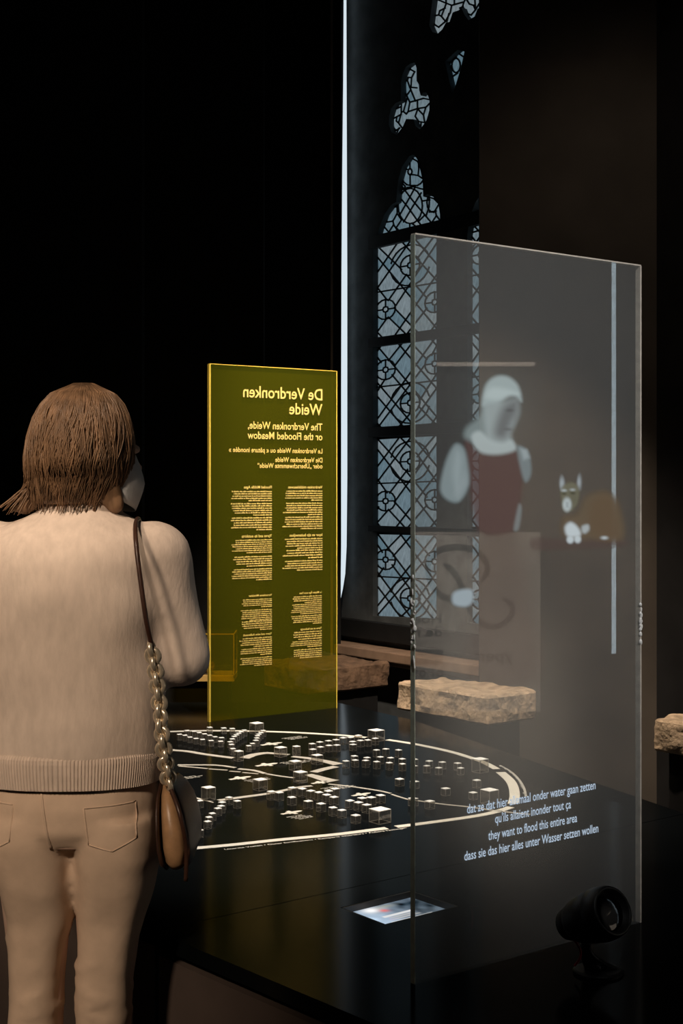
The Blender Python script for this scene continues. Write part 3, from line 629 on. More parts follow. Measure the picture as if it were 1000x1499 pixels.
rows = [  # width, height, turn, group, what the row is called, counted from, points
    (9.5, 8, -.25, 'far slanting rows', 'tiny clear acrylic cube, {} in the upper slanting row beside the visitor', 'x', [(274, 1069.3), (284, 1070.6), (291.6, 1072.4), (299.6, 1074.4), (307, 1076.4), (314.8, 1078.3), (324.4, 1079.6)]),
    (9.5, 8, -.25, 'far slanting rows', 'tiny clear acrylic cube, {} in the lower slanting row beside the visitor', 'x', [(262.8, 1075), (270.8, 1076.5), (278, 1078.8), (286.8, 1080.8), (296.4, 1082.3), (309, 1083.9), (323, 1085)]),
    (9.5, 8, -.25, 'far ring cubes', 'tiny clear acrylic cube, {} of three on the far ring line', 'x', [(307, 1064.6), (327.6, 1065.6), (340, 1066.4)]),
    (9.3, 8.5, -.25, 'double curved street', 'small acrylic cube, {} in the left row of the curved street', 'y', [(357.7, 1068.8), (353.2, 1071.2), (349.5, 1073.5), (346, 1075.9), (343, 1078.2), (340, 1081.4), (337.2, 1085.7), (338.8, 1089.7), (341, 1096)]),
    (9.3, 8.5, -.25, 'double curved street', 'small acrylic cube, {} in the right row of the curved street', 'y', [(385.2, 1069.4), (382, 1072.5), (378.8, 1074.8), (377, 1077.2), (376, 1080.1), (374.5, 1083.6), (369.7, 1088.2), (364, 1091.6)]),
    (11, 9, 0, 'far centre cluster', 'small acrylic cube, {} in the back row of the far centre cluster', 'x', [(457.2, 1088.6), (468.4, 1086), (480.9, 1084.2), (492, 1082.6), (502.5, 1080.2), (513.2, 1079.5), (524.7, 1076.6)]),
    (11, 9, 0, 'far centre cluster', 'small acrylic cube, {} in the front row of the far centre cluster', 'x', [(458, 1096.9), (469.5, 1093.4), (481.7, 1091.2), (493.2, 1090.7), (516.4, 1085.4), (516.9, 1089.7), (528, 1083.8), (538.5, 1083), (549.5, 1081.1)]),
    (10.8, 10, 0, 'middle rows', 'small acrylic cube, {} of three alone behind the middle rows', 'x', [(551.3, 1098), (564.9, 1096.4), (583.6, 1098)]),
    (10.8, 10, 0, 'middle rows', 'small acrylic cube, {} in the back one of the two middle rows', 'x', [(519, 1106.5), (537.5, 1108.9), (556.9, 1108), (571.9, 1109.2), (588.9, 1110.8), (606.8, 1111.3)]),
    (10.8, 10, 0, 'middle rows', 'small acrylic cube, {} in the front one of the two middle rows', 'x', [(506.5, 1114), (520, 1112.7), (535.3, 1113.2), (551.6, 1115), (570, 1116.7), (589.2, 1118.3)]),
    (10.8, 10, 0, 'cubes behind glass', 'small acrylic cube behind the glass screen, {} in the back short row', 'x', [(628.4, 1114), (647.6, 1115.6), (670, 1117.2)]),
    (10.8, 10, 0, 'cubes behind glass', 'small acrylic cube behind the glass screen, {} in the front short row', 'x', [(606.5, 1121.2), (624.9, 1121.2), (642.3, 1123.6), (674.5, 1124)]),
    (14, 11.5, 0, 'near centre cluster', 'clear acrylic cube, {} in the back rows of the near centre cluster', 'x', [(397.3, 1158.8), (408.9, 1160.2), (428, 1153), (442.7, 1154.6), (455, 1157.8), (466.8, 1160), (481, 1158), (490.5, 1154.7)]),
    (14, 11.5, 0, 'near centre cluster', 'clear acrylic cube, {} in the front rows of the near centre cluster', 'x', [(478.4, 1163.2), (489, 1166.6), (427.2, 1166.8), (451.2, 1172.6), (470, 1176.5), (487.6, 1182.3), (500.6, 1185.6)]),
    (14.5, 11.5, 0, 'near right cluster', 'clear acrylic cube, {} in the group behind the largest front block', 'x', [(512.3, 1172), (524.9, 1174.6), (537, 1178.2), (530.3, 1168), (543.4, 1167), (557.3, 1163.9), (520.8, 1193.3)]),
    (11.8, 10.5, 0, 'near left row', 'small clear acrylic cube, {} in the diagonal row leading to the handbag', 'y', [(335.6, 1167), (347.3, 1172.3), (325.2, 1174.3), (323.6, 1179.8), (319, 1183.3), (310.8, 1190.3), (306, 1196), (304, 1202.3), (292.4, 1215)])]
for w, hh, turn, gname, lb, key, pts in rows:
    pts = sorted(pts, key=lambda p: p[0] if key == 'x' else p[1])
    for i, (x, y) in enumerate(pts):
        o_ = ('leftmost' if i == 0 else 'rightmost' if i == len(pts)-1 else ORD[i]+' from left') if key == 'x' else ('farthest' if i == 0 else 'nearest' if i == len(pts)-1 else ORD[i]+' from the back')
        block(x, y, w, hh, lb.format(o_), 'acrylic cubes, '+gname, rot=random.uniform(-.12, .12)+turn)
block(698, 1142, 12.5, 11, 'lone small acrylic cube below the right ring block, behind glass')
block(652.5, 1154, 14, 10, 'lone acrylic cube in the empty area behind the glass screen')
block(692.8, 1160, 13, 10, 'small acrylic cube left of the large block above the caption')
block(585.2, 1140.2, 14, 10, 'lone acrylic cube left of the glass screen edge, mid map')
block(607, 1143.8, 14, 10, 'acrylic cube cut by the glass screen edge, mid map')
block(605, 1168.6, 15, 11, 'acrylic cube cut by the glass screen edge on the thin white line')
block(629.3, 1172.6, 15, 11, 'acrylic cube on the thin white line seen through the glass')
block(292.4, 1172, 11.5, 10, 'small acrylic cube on the pale wedge beside the handbag')

# ------------------------------------------------------------ yellow acrylic sign
yl = on_z(307, 1057); yr = on_z(493.5, 1036.5)
yu = (yr-yl); yw = yu.length; yu = yu/yw; yn = Vector((yu.y, -yu.x, 0))         # towards the camera
yh = (HZ-533)/F*yl.y+CZ-TH
sign = empty('yellow_sign', (yl+yr)/2); tag(sign, 'yellow transparent acrylic sign with reversed lettering standing on the table', 'sign')
TYK = .012
adopt(box('panel', yl, yu*yw, -yn*TYK, (0, 0, yh), M['yellow_acrylic']), sign)
EW = .0035
for P, a, b, c in ((yl+ZZ*yh-yn*TYK, yu*yw, yn*(TYK+.0008), ZZ*.0025), (yl-yu*.0022-yn*TYK, yu*.0022, yn*(TYK+.001), ZZ*yh), (yl+yu*0+yn*.0002, yu*.0035, yn*.0012, ZZ*yh), (yr-yu*.0035+yn*.0002, yu*.0035, yn*.0012, ZZ*yh)):
    adopt(box('lit_edge', P, a, b, c, M['yellow_edge']), sign)
yP = yl+yn*.0015
def ysign(px, py):
    P = on_plane(px, py, yP, yn); return ((P-yP).dot(yu), P.z)
def sign_text(body, xr, xl, base, cap, name='lettering', bold=.012):
    u1, zb = ysign(xr, base); u0, _ = ysign(xl, base); ck = cap/F*(yl.y+(yr.y-yl.y)*(u1/yw))
    o = text_fit(name, body, lambda x, y: yP+yu*(u1-x)+ZZ*(zb+y-yP.z)+yn*.0002, u1-u0, ck, 'yellow_text', bold); adopt(o, sign)
for t in (('De Verdronken', 472, 356, 586, 16.2), ('Weide', 472, 423.5, 607.8, 16), ('The Verdronken Weide,', 472, 363, 630.3, 10.2), ('or the Flooded Meadow', 472, 362.6, 644.5, 10.2), ('Le Verdronken Weide ou « pâture inondée »', 472, 335, 663.8, 6.9), ('Die Verdronken Weide', 472, 403, 677, 6.9), ('oder „Überschwemmte Weide“', 472, 377, 685.8, 6.9),
          ('Verdronken middeleeuwen', 472, 422, 715, 4.0), ('Flooded Middle Ages', 398, 357, 715, 4.0), ('Ieper en zijn buitenwijken', 472, 424, 784.5, 4.0), ('Ypres and its outskirts', 398, 354, 786, 4.0), ('Le Moyen Âge sous l’eau', 471, 438.5, 868, 3.0), ('Versunkenes Mittelalter', 398, 364, 872, 3.0), ('Ypres et ses faubourgs', 471, 440, 920.5, 3.0), ('Ypern und seine Außenstadt', 398, 356, 928.5, 3.0)):
    sign_text(*t)
def yz(y): return 700+y/4.545
seed = 500
for xr, xl, paras in ((472, 413, ((85, 145, 5), (165, 240, 6), (257, 332, 6))), (472, 414, ((400, 460, 5), (475, 525, 4), (545, 605, 5))), (471, 426, ((780, 820, 4), (832, 892, 6), (908, 960, 5))), (471, 426, ((1015, 1060, 4), (1075, 1112, 4), (1130, 1182, 5))),
                      (398, 338, ((88, 148, 5), (168, 243, 6), (262, 340, 6))), (398, 339, ((408, 490, 7), (518, 578, 5), (600, 670, 6))), (398, 352, ((800, 850, 5), (870, 935, 6), (945, 1000, 5))), (398, 350, ((1055, 1110, 5), (1125, 1165, 4), (1185, 1235, 5)))):
    for a, b, n in paras:
        bm = bmesh.new()
        for i in range(n):
            y = yz(a+(b-a)*i/(n-1)); u1, zb = ysign(xr, y+1); u0, _ = ysign(xl, y+1); w = (u1-u0)*random.uniform(.88, 1.0)*(random.uniform(.3, .8) if i == n-1 else 1)
            pitch = (b-a)/(n-1)/4.545; seed += 1
            strokes(bm, yP+yu*u1+ZZ*(zb-yP.z)+yn*.0002, -yu, ZZ, w, pitch*.46/F*5.1, seed)
        adopt(from_bm('text_block', bm, M['yellow_text']), sign)

# ------------------------------------------------------------ glass projection screen
gl = on_z(608, 1441); gr = on_z(938.5, 1350)
gu = gr-gl; gw = gu.length; gu = gu/gw; gn = Vector((gu.y, -gu.x, 0))
gh = (HZ-343)/F*gl.y+CZ-TH
screen = empty('projection_screen', (gl+gr)/2); tag(screen, 'clear glass projection screen with a ghostly woman, donkey and captions', 'screen')
GT = .011
adopt(box('glass_pane', gl, gu*gw, -gn*GT, ZZ*gh, M['glass']), screen)
mk = lambda name, P, a, b, c, m: adopt(box(name, P, a, b, c, m), screen)
mk('glass_edge', gl-gu*.0012-gn*GT, gu*.0012, gn*GT, ZZ*gh, M['glass_edge'])
mk('glass_edge', gr-gu*.003-gn*GT, gu*.003, gn*(GT+.0012), ZZ*gh, M['glass_edge_warm'])
mk('glass_edge', gl+ZZ*gh-gn*GT, gu*gw, gn*(GT+.0004), ZZ*.0025, M['glass_edge_warm'])
fo = mesh('projection_film', [gl+gn*.0006, gr+gn*.0006, gr+gn*.0006+ZZ*gh, gl+gn*.0006+ZZ*gh], [[0, 1, 2, 3]], M['film']); adopt(fo, screen)
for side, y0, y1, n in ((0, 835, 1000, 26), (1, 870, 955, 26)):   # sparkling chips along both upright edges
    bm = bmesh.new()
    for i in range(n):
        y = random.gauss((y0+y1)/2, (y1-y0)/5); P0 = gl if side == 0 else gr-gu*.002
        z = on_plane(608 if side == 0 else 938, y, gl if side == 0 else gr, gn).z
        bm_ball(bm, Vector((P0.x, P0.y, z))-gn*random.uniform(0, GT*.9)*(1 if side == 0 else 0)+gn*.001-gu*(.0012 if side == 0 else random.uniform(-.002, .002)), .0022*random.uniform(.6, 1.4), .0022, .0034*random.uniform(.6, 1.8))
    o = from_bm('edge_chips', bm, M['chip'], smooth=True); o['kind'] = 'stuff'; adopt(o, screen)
gP = gl+gn*.0015
def G(px, py): return on_plane(px, py, gP, gn)
# projected captions
def caption(body, x0, y0, x1, y1, cap):
    a, b = G(x0, y0), G(x1, y1); w = (b-a).length; d = (b-a)/w; up = gn.cross(d) if gn.cross(d).z > 0 else -gn.cross(d)
    ck = cap/F*((a.y+b.y)/2)
    adopt(text_fit('projected_caption', body, lambda x, y: a+d*x+up*y, w, ck, 'caption', .008), screen)
caption('dat ze dat hier allemaal onder water gaan zetten', 684, 1191, 872, 1155, 13)
caption("qu'ils allaient inonder tout ça", 725, 1205, 836, 1183, 13)
caption('they want to flood this entire area', 715, 1230, 845, 1203, 13)
caption('dass sie das hier alles unter Wasser setzen wollen', 680, 1260, 876, 1218, 13)
# projected pictures: colours painted in the picture's own plane
def poly_sd(X, Y, poly):
    d = np.full(X.shape, 1e9); ins = np.zeros(X.shape, bool); j = len(poly)-1
    for i in range(len(poly)):
        (xi, yi), (xj, yj) = poly[i], poly[j]; ex, ey = xj-xi, yj-yi; wx, wy = X-xi, Y-yi
        t = np.clip((wx*ex+wy*ey)/(ex*ex+ey*ey+1e-9), 0, 1); d = np.minimum(d, np.hypot(wx-ex*t, wy-ey*t))
        c = ((yi > Y) != (yj > Y)) & (X < (xj-xi)*(Y-yi)/((yj-yi) if yj != yi else 1e-9)+xi); ins ^= c; j = i
    return np.where(ins, d, -d)
def picture(name, x0, y0, x1, y1, layers, step=2.0):
    nx, ny = int((x1-x0)/step), int((y1-y0)/step); xs = np.linspace(x0, x1, nx+1); ys = np.linspace(y0, y1, ny+1); X, Y = np.meshgrid(xs, ys)
    a = np.zeros(X.shape); rgb = np.zeros(X.shape+(3,))
    for kind, geo, colr, op, blur in layers:
        blur = blur*1.25
        if kind == 'p' and len(geo) > 4:
            q3 = [Vector((p[0], p[1], 0)) for p in geo]; q3 = q3[-2:]+q3+q3[:2]; n4 = 4; geo = [(p.x, p.y) for p in spline(q3, n4)[n4*2:n4*2+n4*(len(q3)-4)]]
        if kind == 'p': w = np.clip(.5+poly_sd(X, Y, geo)/blur, 0, 1)
        else: cx, cy, rx, ry = geo; w = np.clip(.5+(1-np.hypot((X-cx)/rx, (Y-cy)/ry))*min(rx, ry)/blur, 0, 1)
        w = w*w*(3-2*w)*op; na = w+a*(1-w); l = np.array(lin(*colr))
        rgb = np.where(na[..., None] > 1e-6, (l*w[..., None]+rgb*(a*(1-w))[..., None])/np.maximum(na, 1e-6)[..., None], rgb); a = na
    vv = [G(x, y) for y in ys for x in xs]; w_ = nx+1
    ff = [[j*w_+i, (j+1)*w_+i, (j+1)*w_+i+1, j*w_+i+1] for j in range(ny) for i in range(nx) if a[j:j+2, i:i+2].max() > .004]
    o = mesh(name, vv, ff, M['projection']); cc = np.concatenate([rgb, a[..., None]], -1).reshape(-1, 4).astype(np.float32)
    ca = o.data.color_attributes.new('Col', 'FLOAT_COLOR', 'POINT'); ca.data.foreach_set('color', cc.ravel()); adopt(o, screen); return o
k = lambda l: Z(l, 600, 500, 2.941)
def ke(cx, cy, rx, ry): return (600+cx/2.941, 500+cy/2.941, rx/2.941, ry/2.941)
picture('projected_woman', 632, 536, 800, 1010, [
    ('e', (730, 600, 50, 70), (100, 108, 108), .14, 60),
    ('p', k([(250, 440), (300, 470), (380, 488), (455, 462), (484, 520), (482, 620), (476, 720), (455, 812), (520, 1100), (545, 1450), (260, 1450), (280, 1000), (300, 812), (262, 640)]), (88, 68, 62), .16, 30),
    ('p', k([(240, 425), (300, 478), (380, 490), (458, 465), (484, 520), (482, 620), (470, 720), (452, 812), (300, 812), (258, 600)]), (88, 69, 66), .72, 9),
    ('p', k([(320, 245), (300, 320), (245, 370), (235, 410), (265, 430), (300, 440), (335, 420), (340, 300)]), (124, 136, 136), .8, 10),
    ('p', k([(325, 262), (400, 256), (460, 246), (472, 300), (456, 350), (436, 395), (432, 440), (340, 440), (325, 380)]), (144, 154, 154), .9, 10),
    ('p', k([(395, 290), (432, 258), (462, 255), (466, 300), (440, 350), (415, 410), (380, 415), (365, 380)]), (86, 84, 84), .75, 16),
    ('e', ke(430, 296, 14, 6), (60, 58, 58), .5, 4), ('e', ke(455, 330, 6, 16), (110, 112, 112), .5, 4), ('e', ke(425, 378, 14, 5), (64, 56, 56), .5, 4),
    ('p', k([(265, 410), (300, 385), (350, 425), (400, 435), (440, 425), (456, 466), (380, 486), (300, 474)]), (158, 168, 168), .92, 7),
    ('p', k([(312, 275), (320, 205), (345, 165), (385, 147), (430, 155), (468, 192), (482, 258), (455, 236), (425, 236), (385, 262), (340, 268)]), (150, 162, 162), .95, 7),
    ('p', k([(325, 240), (350, 200), (420, 205), (470, 225), (430, 232), (380, 250)]), (172, 184, 184), .6, 9),
    ('p', k([(198, 440), (235, 462), (252, 540), (256, 600), (240, 655), (205, 692), (160, 680), (132, 640), (140, 570), (165, 490)]), (122, 134, 136), .92, 7),
    ('p', k([(200, 470), (225, 500), (215, 600), (200, 640), (185, 560)]), (142, 154, 156), .6, 12), ('p', k([(235, 560), (250, 610), (210, 680), (190, 660)]), (140, 150, 152), .5, 10),
    ('p', k([(462, 455), (500, 462), (518, 500), (522, 570), (500, 606), (480, 560)]), (116, 126, 128), .85, 6), ('p', k([(475, 460), (505, 465), (516, 500), (490, 510)]), (150, 160, 162), .7, 6),
    ('p', k([(470, 700), (482, 720), (470, 805), (448, 812), (455, 760)]), (128, 136, 136), .6, 5),
    ('p', [(665, 867), (690, 863), (692, 880), (682, 888), (664, 884)], (150, 162, 168), .9, 6)])
picture('projected_donkey', 775, 685, 930, 820, [
    ('p', k([(522, 855), (560, 845), (640, 850), (900, 850), (915, 880), (640, 895), (530, 892)]), (86, 70, 68), .35, 8),
    ('p', k([(720, 740), (760, 670), (820, 645), (870, 660), (905, 720), (915, 850), (780, 850), (720, 850), (660, 830), (660, 760)]), (98, 86, 70), .8, 12),
    ('p', k([(780, 700), (830, 660), (880, 690), (900, 840), (800, 840), (770, 780)]), (92, 74, 56), .5, 16),
    ('p', k([(645, 590), (655, 572), (668, 595), (672, 640), (650, 642)]), (100, 100, 98), .9, 4), ('e', ke(655, 612, 9, 24), (150, 158, 162), .9, 4),
    ('p', k([(722, 590), (733, 565), (742, 590), (738, 640), (718, 636)]), (100, 100, 98), .9, 4), ('e', ke(729, 606, 7, 22), (150, 158, 162), .9, 4),
    ('p', k([(650, 640), (672, 612), (705, 608), (728, 635), (724, 690), (705, 720), (690, 732), (664, 728), (655, 690)]), (104, 102, 86), .95, 5),
    ('p', k([(680, 640), (720, 640), (722, 690), (700, 710)]), (90, 88, 74), .5, 8), ('e', ke(664, 641, 10, 5), (168, 178, 180), .8, 3), ('e', ke(701, 638, 10, 5), (160, 168, 170), .8, 3),
    ('e', ke(664, 655, 9, 5), (50, 50, 36), .7, 3), ('e', ke(702, 653, 9, 5), (50, 50, 36), .7, 3),
    ('e', ke(677, 702, 18, 28), (172, 182, 184), .95, 5), ('p', k([(672, 690), (684, 690), (684, 715), (672, 715)]), (120, 126, 128), .6, 4),
    ('p', k([(668, 800), (690, 778), (715, 790), (735, 820), (728, 838), (680, 838)]), (182, 192, 196), .95, 6), ('e', ke(691, 853, 15, 16), (180, 190, 194), .95, 4), ('e', ke(723, 851, 14, 16), (180, 190, 194), .95, 4),
    ('p', k([(742, 795), (768, 788), (772, 810), (755, 826), (742, 818)]), (160, 168, 170), .9, 5), ('e', ke(838, 845, 12, 6), (180, 190, 194), .9, 4)], 1.6)

# ------------------------------------------------------------ things to the right of the camera that the glass mirrors
def mirror(px, py, D):
    P = at(px, py, D); return P-gn*2*(P-gP).dot(gn)
DV = 6.4
R0 = mirror(500, HZ, DV); rx_ = (mirror(600, HZ, DV)-R0).normalized(); rn = rx_.cross(ZZ); c_ = gP-R0
rn = rn if rn.dot(c_) > 0 else -rn
def PM(px, py, off=0): return mirror(px, py, DV)+rn*off
a = PM(150, HZ, -.03); b = PM(1500, HZ, -.03)
struct(box('wall_side', Vector((a.x, a.y, 0)), b-a, -rn*.1, (0, 0, 5.2), M['black_wall']), 'black side wall out of frame carrying a pale poster', 'wall')
post = empty('poster', PM(690, 1045)); tag(post, 'pale exhibition poster mirrored in the glass screen', 'poster')
a = PM(520, 1042); adopt(box('sheet', a-rn*.022, PM(792, 1042)-a, rn*.02, PM(520, 779)-a, M['poster']), post)
bm = bmesh.new()
z5 = lambda l: Z(l, 590, 760, 2.778)
for pth in ([(320, 250), (345, 210), (335, 165), (290, 125), (220, 112), (150, 125), (110, 165), (105, 220), (125, 275), (170, 315), (230, 325)], [(165, 180), (205, 210), (235, 260), (255, 320), (285, 385), (340, 432), (395, 432), (440, 395), (445, 350), (405, 320)]):
    P = spline([PM(x, y, .001) for x, y in z5(pth)], 6); vs2 = []
    for i, p in enumerate(P):
        d = (P[min(i+1, len(P)-1)]-P[max(i-1, 0)]).normalized(); q_ = rn.cross(d); ww = .0125*min(1, .35+i/6, .35+(len(P)-1-i)/6)
        vs2.append((bm.verts.new(p+q_*ww), bm.verts.new(p-q_*ww)))
    for (a1, a2), (b1, b2) in zip(vs2, vs2[1:]): bm.faces.new((a1, a2, b2, b1))
adopt(from_bm('emblem', bm, M['poster_ink']), post)
def poster_text(body, xr, xl, base, cap):
    a = PM(xr, base, .001); b = PM(xl, base, .001); w = (b-a).length; d = (b-a)/w
    adopt(text_fit('poster_lettering', body, lambda x, y: a+d*x+ZZ*y, w, cap/F*DV, 'poster_ink', .01), post)
poster_text('Hoe', 647, 606, 912, 13); poster_text('de n', 648, 606, 931, 13); poster_text('01.09', 650, 604, 991, 11); poster_text('yper', 752, 700, 968, 17)
a = PM(606, 971, .001); adopt(box('grey_field', a, PM(649, 971, .001)-a, rn*.0006, PM(606, 951, .001)-a, M['poster_ink']), post)
led = empty('light_strip', PM(899, 957)); tag(led, 'tall thin white light strip mirrored in the right of the glass', 'lamp')
a = PM(896.5, 957, -.004); adopt(box('diffuser', a, PM(902.5, 957, -.004)-a, rn*.006, PM(896.5, 300, -.004)-a, M['led']), led)
a = PM(894, 960, -.028); adopt(box('channel', a, PM(905, 960, -.028)-a, rn*.02, PM(894, 297, -.028)-a, M['matte_black']), led)
a = PM(640, 536, -.02); rail = box('trim_rail', a, PM(784, 536, -.02)-a, rn*.02, PM(640, 530, -.02)-a, M['poster'])
struct(rail, 'pale horizontal rail mirrored above the projected woman', 'rail')

# ------------------------------------------------------------ display stones on black plinths
def stone(name, near, Y, ux, vx, hpx, m, label, ulen=None, vlen=None, plinth=True, seed=0):
    P = at(near[0], near[1], Y); L1 = ulen or reach(P, U, ux); L2 = vlen or reach(P, V, vx); hh = hpx*Y/F
    bm = bmesh.new(); bm_box(bm, (0, 0, 0), U*L1, V*L2, ZZ*hh)
    bmesh.ops.bevel(bm, geom=bm.edges[:], offset=.008, segments=1, affect='EDGES')
    for _ in range(6):
        long_ = [e for e in bm.edges if e.calc_length() > .022]
        if not long_: break
        bmesh.ops.subdivide_edges(bm, edges=long_, cuts=1, use_grid_fill=True)
        if len(bm.verts) > 6000: break
    bmesh.ops.triangulate(bm, faces=bm.faces[:]); bm.normal_update()
    for v in bm.verts:
        q_ = v.co*9+Vector((seed*7.1, 0, 0)); dd = noise.fractal(q_, 1, 2, 4)*.012+noise.noise(v.co*40+Vector((seed, 0, 0)))*.004
        low = min(1, v.co.z/.02)
        v.co += v.normal*dd*low
    o = from_bm(name, bm, M[m]); o.location = P; tag(o, label, 'stone')
    if plinth:
        c = P+U*.04+V*.04
        pb = box('plinth', (c.x, c.y, 0), U*(max(L1-.08, .05)), V*(max(L2-.08, .05)), ZZ*(P.z-.001), M['black_wall'])
        tag(pb, 'black plinth under the '+label.split(' stone')[0]+' stone', 'plinth')
    return o
stone('stone_block', (451, 1018), 6.5, 570, 378, 37, 'stone_dark', 'dark brown hewn stone block half behind the yellow sign', seed=1)
stone('stone_block', (714, 1063), 5.0, 718, 580, 43, 'stone_pale', 'pale buff hewn stone block seen through the glass screen', ulen=.24, seed=2)
stone('stone_block', (1040, 1114), 4.7, 1100, 955, 49, 'stone_pale', 'rough buff stone block cut by the right photo edge', ulen=.25, seed=3)

# ------------------------------------------------------------ small acrylic vitrine behind the yellow sign
vit = empty('display_case', at(305, 993, 5.6)); tag(vit, 'small clear acrylic display case behind the yellow sign', 'display case')
VB = at(343, 993, 5.6); du = reach(VB, Vector((-1, 0, 0)), 235); vh = 61*5.6/F
adopt(box('cover', VB+ZZ*.012, (-du, 0, 0), (0, .16, 0), ZZ*vh, M['vitrine']), vit)
adopt(box('base', VB-ZZ*.012, (-du, 0, 0), (0, .16, 0), ZZ*.022, M['parchment']), vit)
for (P, a, b, c) in ((VB, (-.004, 0, 0), (0, .004, 0), ZZ*(vh+.012)), (VB+Vector((0, .156, 0)), (-.004, 0, 0), (0, .004, 0), ZZ*(vh+.012)), (VB+ZZ*(vh+.008), (-du, 0, 0), (0, .004, 0), ZZ*.004), (VB+ZZ*(vh+.008), (-.004, 0, 0), (0, .16, 0), ZZ*.004)):
    adopt(box('rim', P, a, b, c, M['yellow_edge']), vit)
bm = bmesh.new(); bmesh.ops.create_icosphere(bm, subdivisions=4, radius=1)
for v in bm.verts:
    n_ = noise.fractal(v.co*1.6, 1, 2, 4); v.co = Vector((v.co.x*.085, v.co.y*.055, max(0, (v.co.z*.5+.5)*.062))) * (1+.25*n_)
o = from_bm('rock', bm, M['stone_dark'], smooth=True); o.location = VB+Vector((-.16, .08, .0105)); tag(o, 'brown rock fragment inside the small display case', 'rock')
o = box('plinth', VB+Vector((-du+.02, .02, -VB.z)), (du-.04, 0, 0), (0, .12, 0), ZZ*(VB.z-.0125), M['black_wall']); tag(o, 'black plinth under the small display case', 'plinth')

# ------------------------------------------------------------ small black spotlight on the table
sp = on_z(872, 1424); lamp = empty('table_spotlight', sp); tag(lamp, 'small black bullet spotlight with red cable standing on the table', 'spotlight')
ax = Vector((.52, -.74, .42)).normalized(); sa = ax.cross(ZZ).normalized(); sb = sa.cross(ax)
hc = at(843, 1350, sp.y+.015)
def lathe(prof, n=32):
    bm = bmesh.new(); bm_loft(bm, [[hc+ax*t*.86+(sa*math.cos(2*math.pi*k_/n)+sb*math.sin(2*math.pi*k_/n))*r for k_ in range(n)] for t, r in prof]); return bm
adopt(from_bm('head', lathe([(.002, .030), (.004, .0345), (.012, .037), (.045, .0425), (.075, .0455), (.0757, .0448), (.0765, .0448), (.0773, .0457), (.10, .0445), (.112, .0415), (.114, .039), (.113, .036), (.100, .034), (.098, .001)]), M['matte_black'], smooth=True), lamp)
adopt(from_bm('rear_cap', lathe([(-.030, .001), (-.030, .022), (-.026, .0265), (-.012, .0295), (0, .031), (.0005, .0295)]), M['matte_black'], smooth=True), lamp)
adopt(from_bm('lens', lathe([(.0985, .0335), (.1005, .030), (.102, .018), (.1025, .001)]), M['lens'], smooth=True), lamp)
bm = bmesh.new(); bp = sp+ZZ*0
bm_loft(bm, [ell(bp+ZZ*z+Vector((.004, 0, 0)), Vector((.043*r, 0, 0)), Vector((0, .040*r, 0)), 32) for z, r in ((0, 1), (.004, 1.0), (.006, .96), (.007, .9))])
adopt(from_bm('base', bm, M['matte_black'], smooth=False), lamp)
top = hc+ax*.028-ZZ*.037
bm = bmesh.new(); rings = []
for t in np.linspace(0, 1, 12):
    c = top.lerp(bp+Vector((.016, 0, .004)), t)+Vector((-.012*math.sin(math.pi*t), 0, 0)); w = .008+.026*t**2.2
    rings.append(ell(c, Vector((w, 0, 0)), Vector((0, .011-.005*t, 0)), 14, 3))
bm_loft(bm, rings); adopt(from_bm('bracket', bm, M['matte_black'], smooth=True), lamp)
bm = bmesh.new(); bm_ball(bm, bp+Vector((0, -.012, .013)), .008, .008, .008); adopt(from_bm('screw', bm, M['matte_black'], smooth=True), lamp)
bm = bmesh.new(); bm_ball(bm, bp+Vector((0, -.018, .018)), .0022, .0022, .0016); adopt(from_bm('screw_head', bm, M['screw'], smooth=True), lamp)
bm = bmesh.new(); Yc = sp.y-.012
bm_tube(bm, spline([at(836, 1372, Yc+.02), at(843, 1379, Yc), at(849.5, 1390, Yc), at(850, 1400, Yc), at(846, 1408, Yc), at(841, 1414, Yc)], 8), .0021, 8); adopt(from_bm('cable', bm, M['red_cable'], smooth=True), lamp)

# ------------------------------------------------------------ visitor seen from behind
YP = 2.52; K = YP/F
def Q(px, py, dy=0): p = at(px, py, YP); return Vector((p.x, p.y+dy, p.z))
person = empty('person', Q(105, HZ)-ZZ*CZ); tag(person, 'person seen from behind in cream sweater and pale trousers wearing a face mask', 'person')
def ring(px, py, hw, hd, dy=0, n=32, e=2.3): return ell(Q(px, py, dy), Vector((hw*K, 0, 0)), Vector((0, hd, 0)), n, e)
def cloth(name, bm, m, voxel=.009, smooth=8, disp=0, dscale=.1, parent=person):
    o = from_bm(name, bm, M[m], smooth=True)
    r = o.modifiers.new('union', 'REMESH'); r.mode = 'VOXEL'; r.voxel_size = voxel; r.use_smooth_shade = True
    s = o.modifiers.new('relax', 'SMOOTH'); s.iterations = smooth; s.factor = .5
    if disp:
        tx = bpy.data.textures.new(name+'_folds', 'CLOUDS'); tx.noise_scale = dscale; tx.noise_depth = 1
        d = o.modifiers.new('folds', 'DISPLACE'); d.texture = tx; d.strength = disp; d.mid_level = .5; d.texture_coords = 'LOCAL'
    adopt(o, parent); return o
zy = lambda z: HZ+(CZ-z)/K                    # pixel row of a height
SH_R, EL_R, WR_R = Q(224, 812), Q(260, 965, .04), Q(222, 985, .26)
SH_L, EL_L, WR_L = Q(-14, 812), Q(-52, 965, .04), Q(-14, 985, .26)
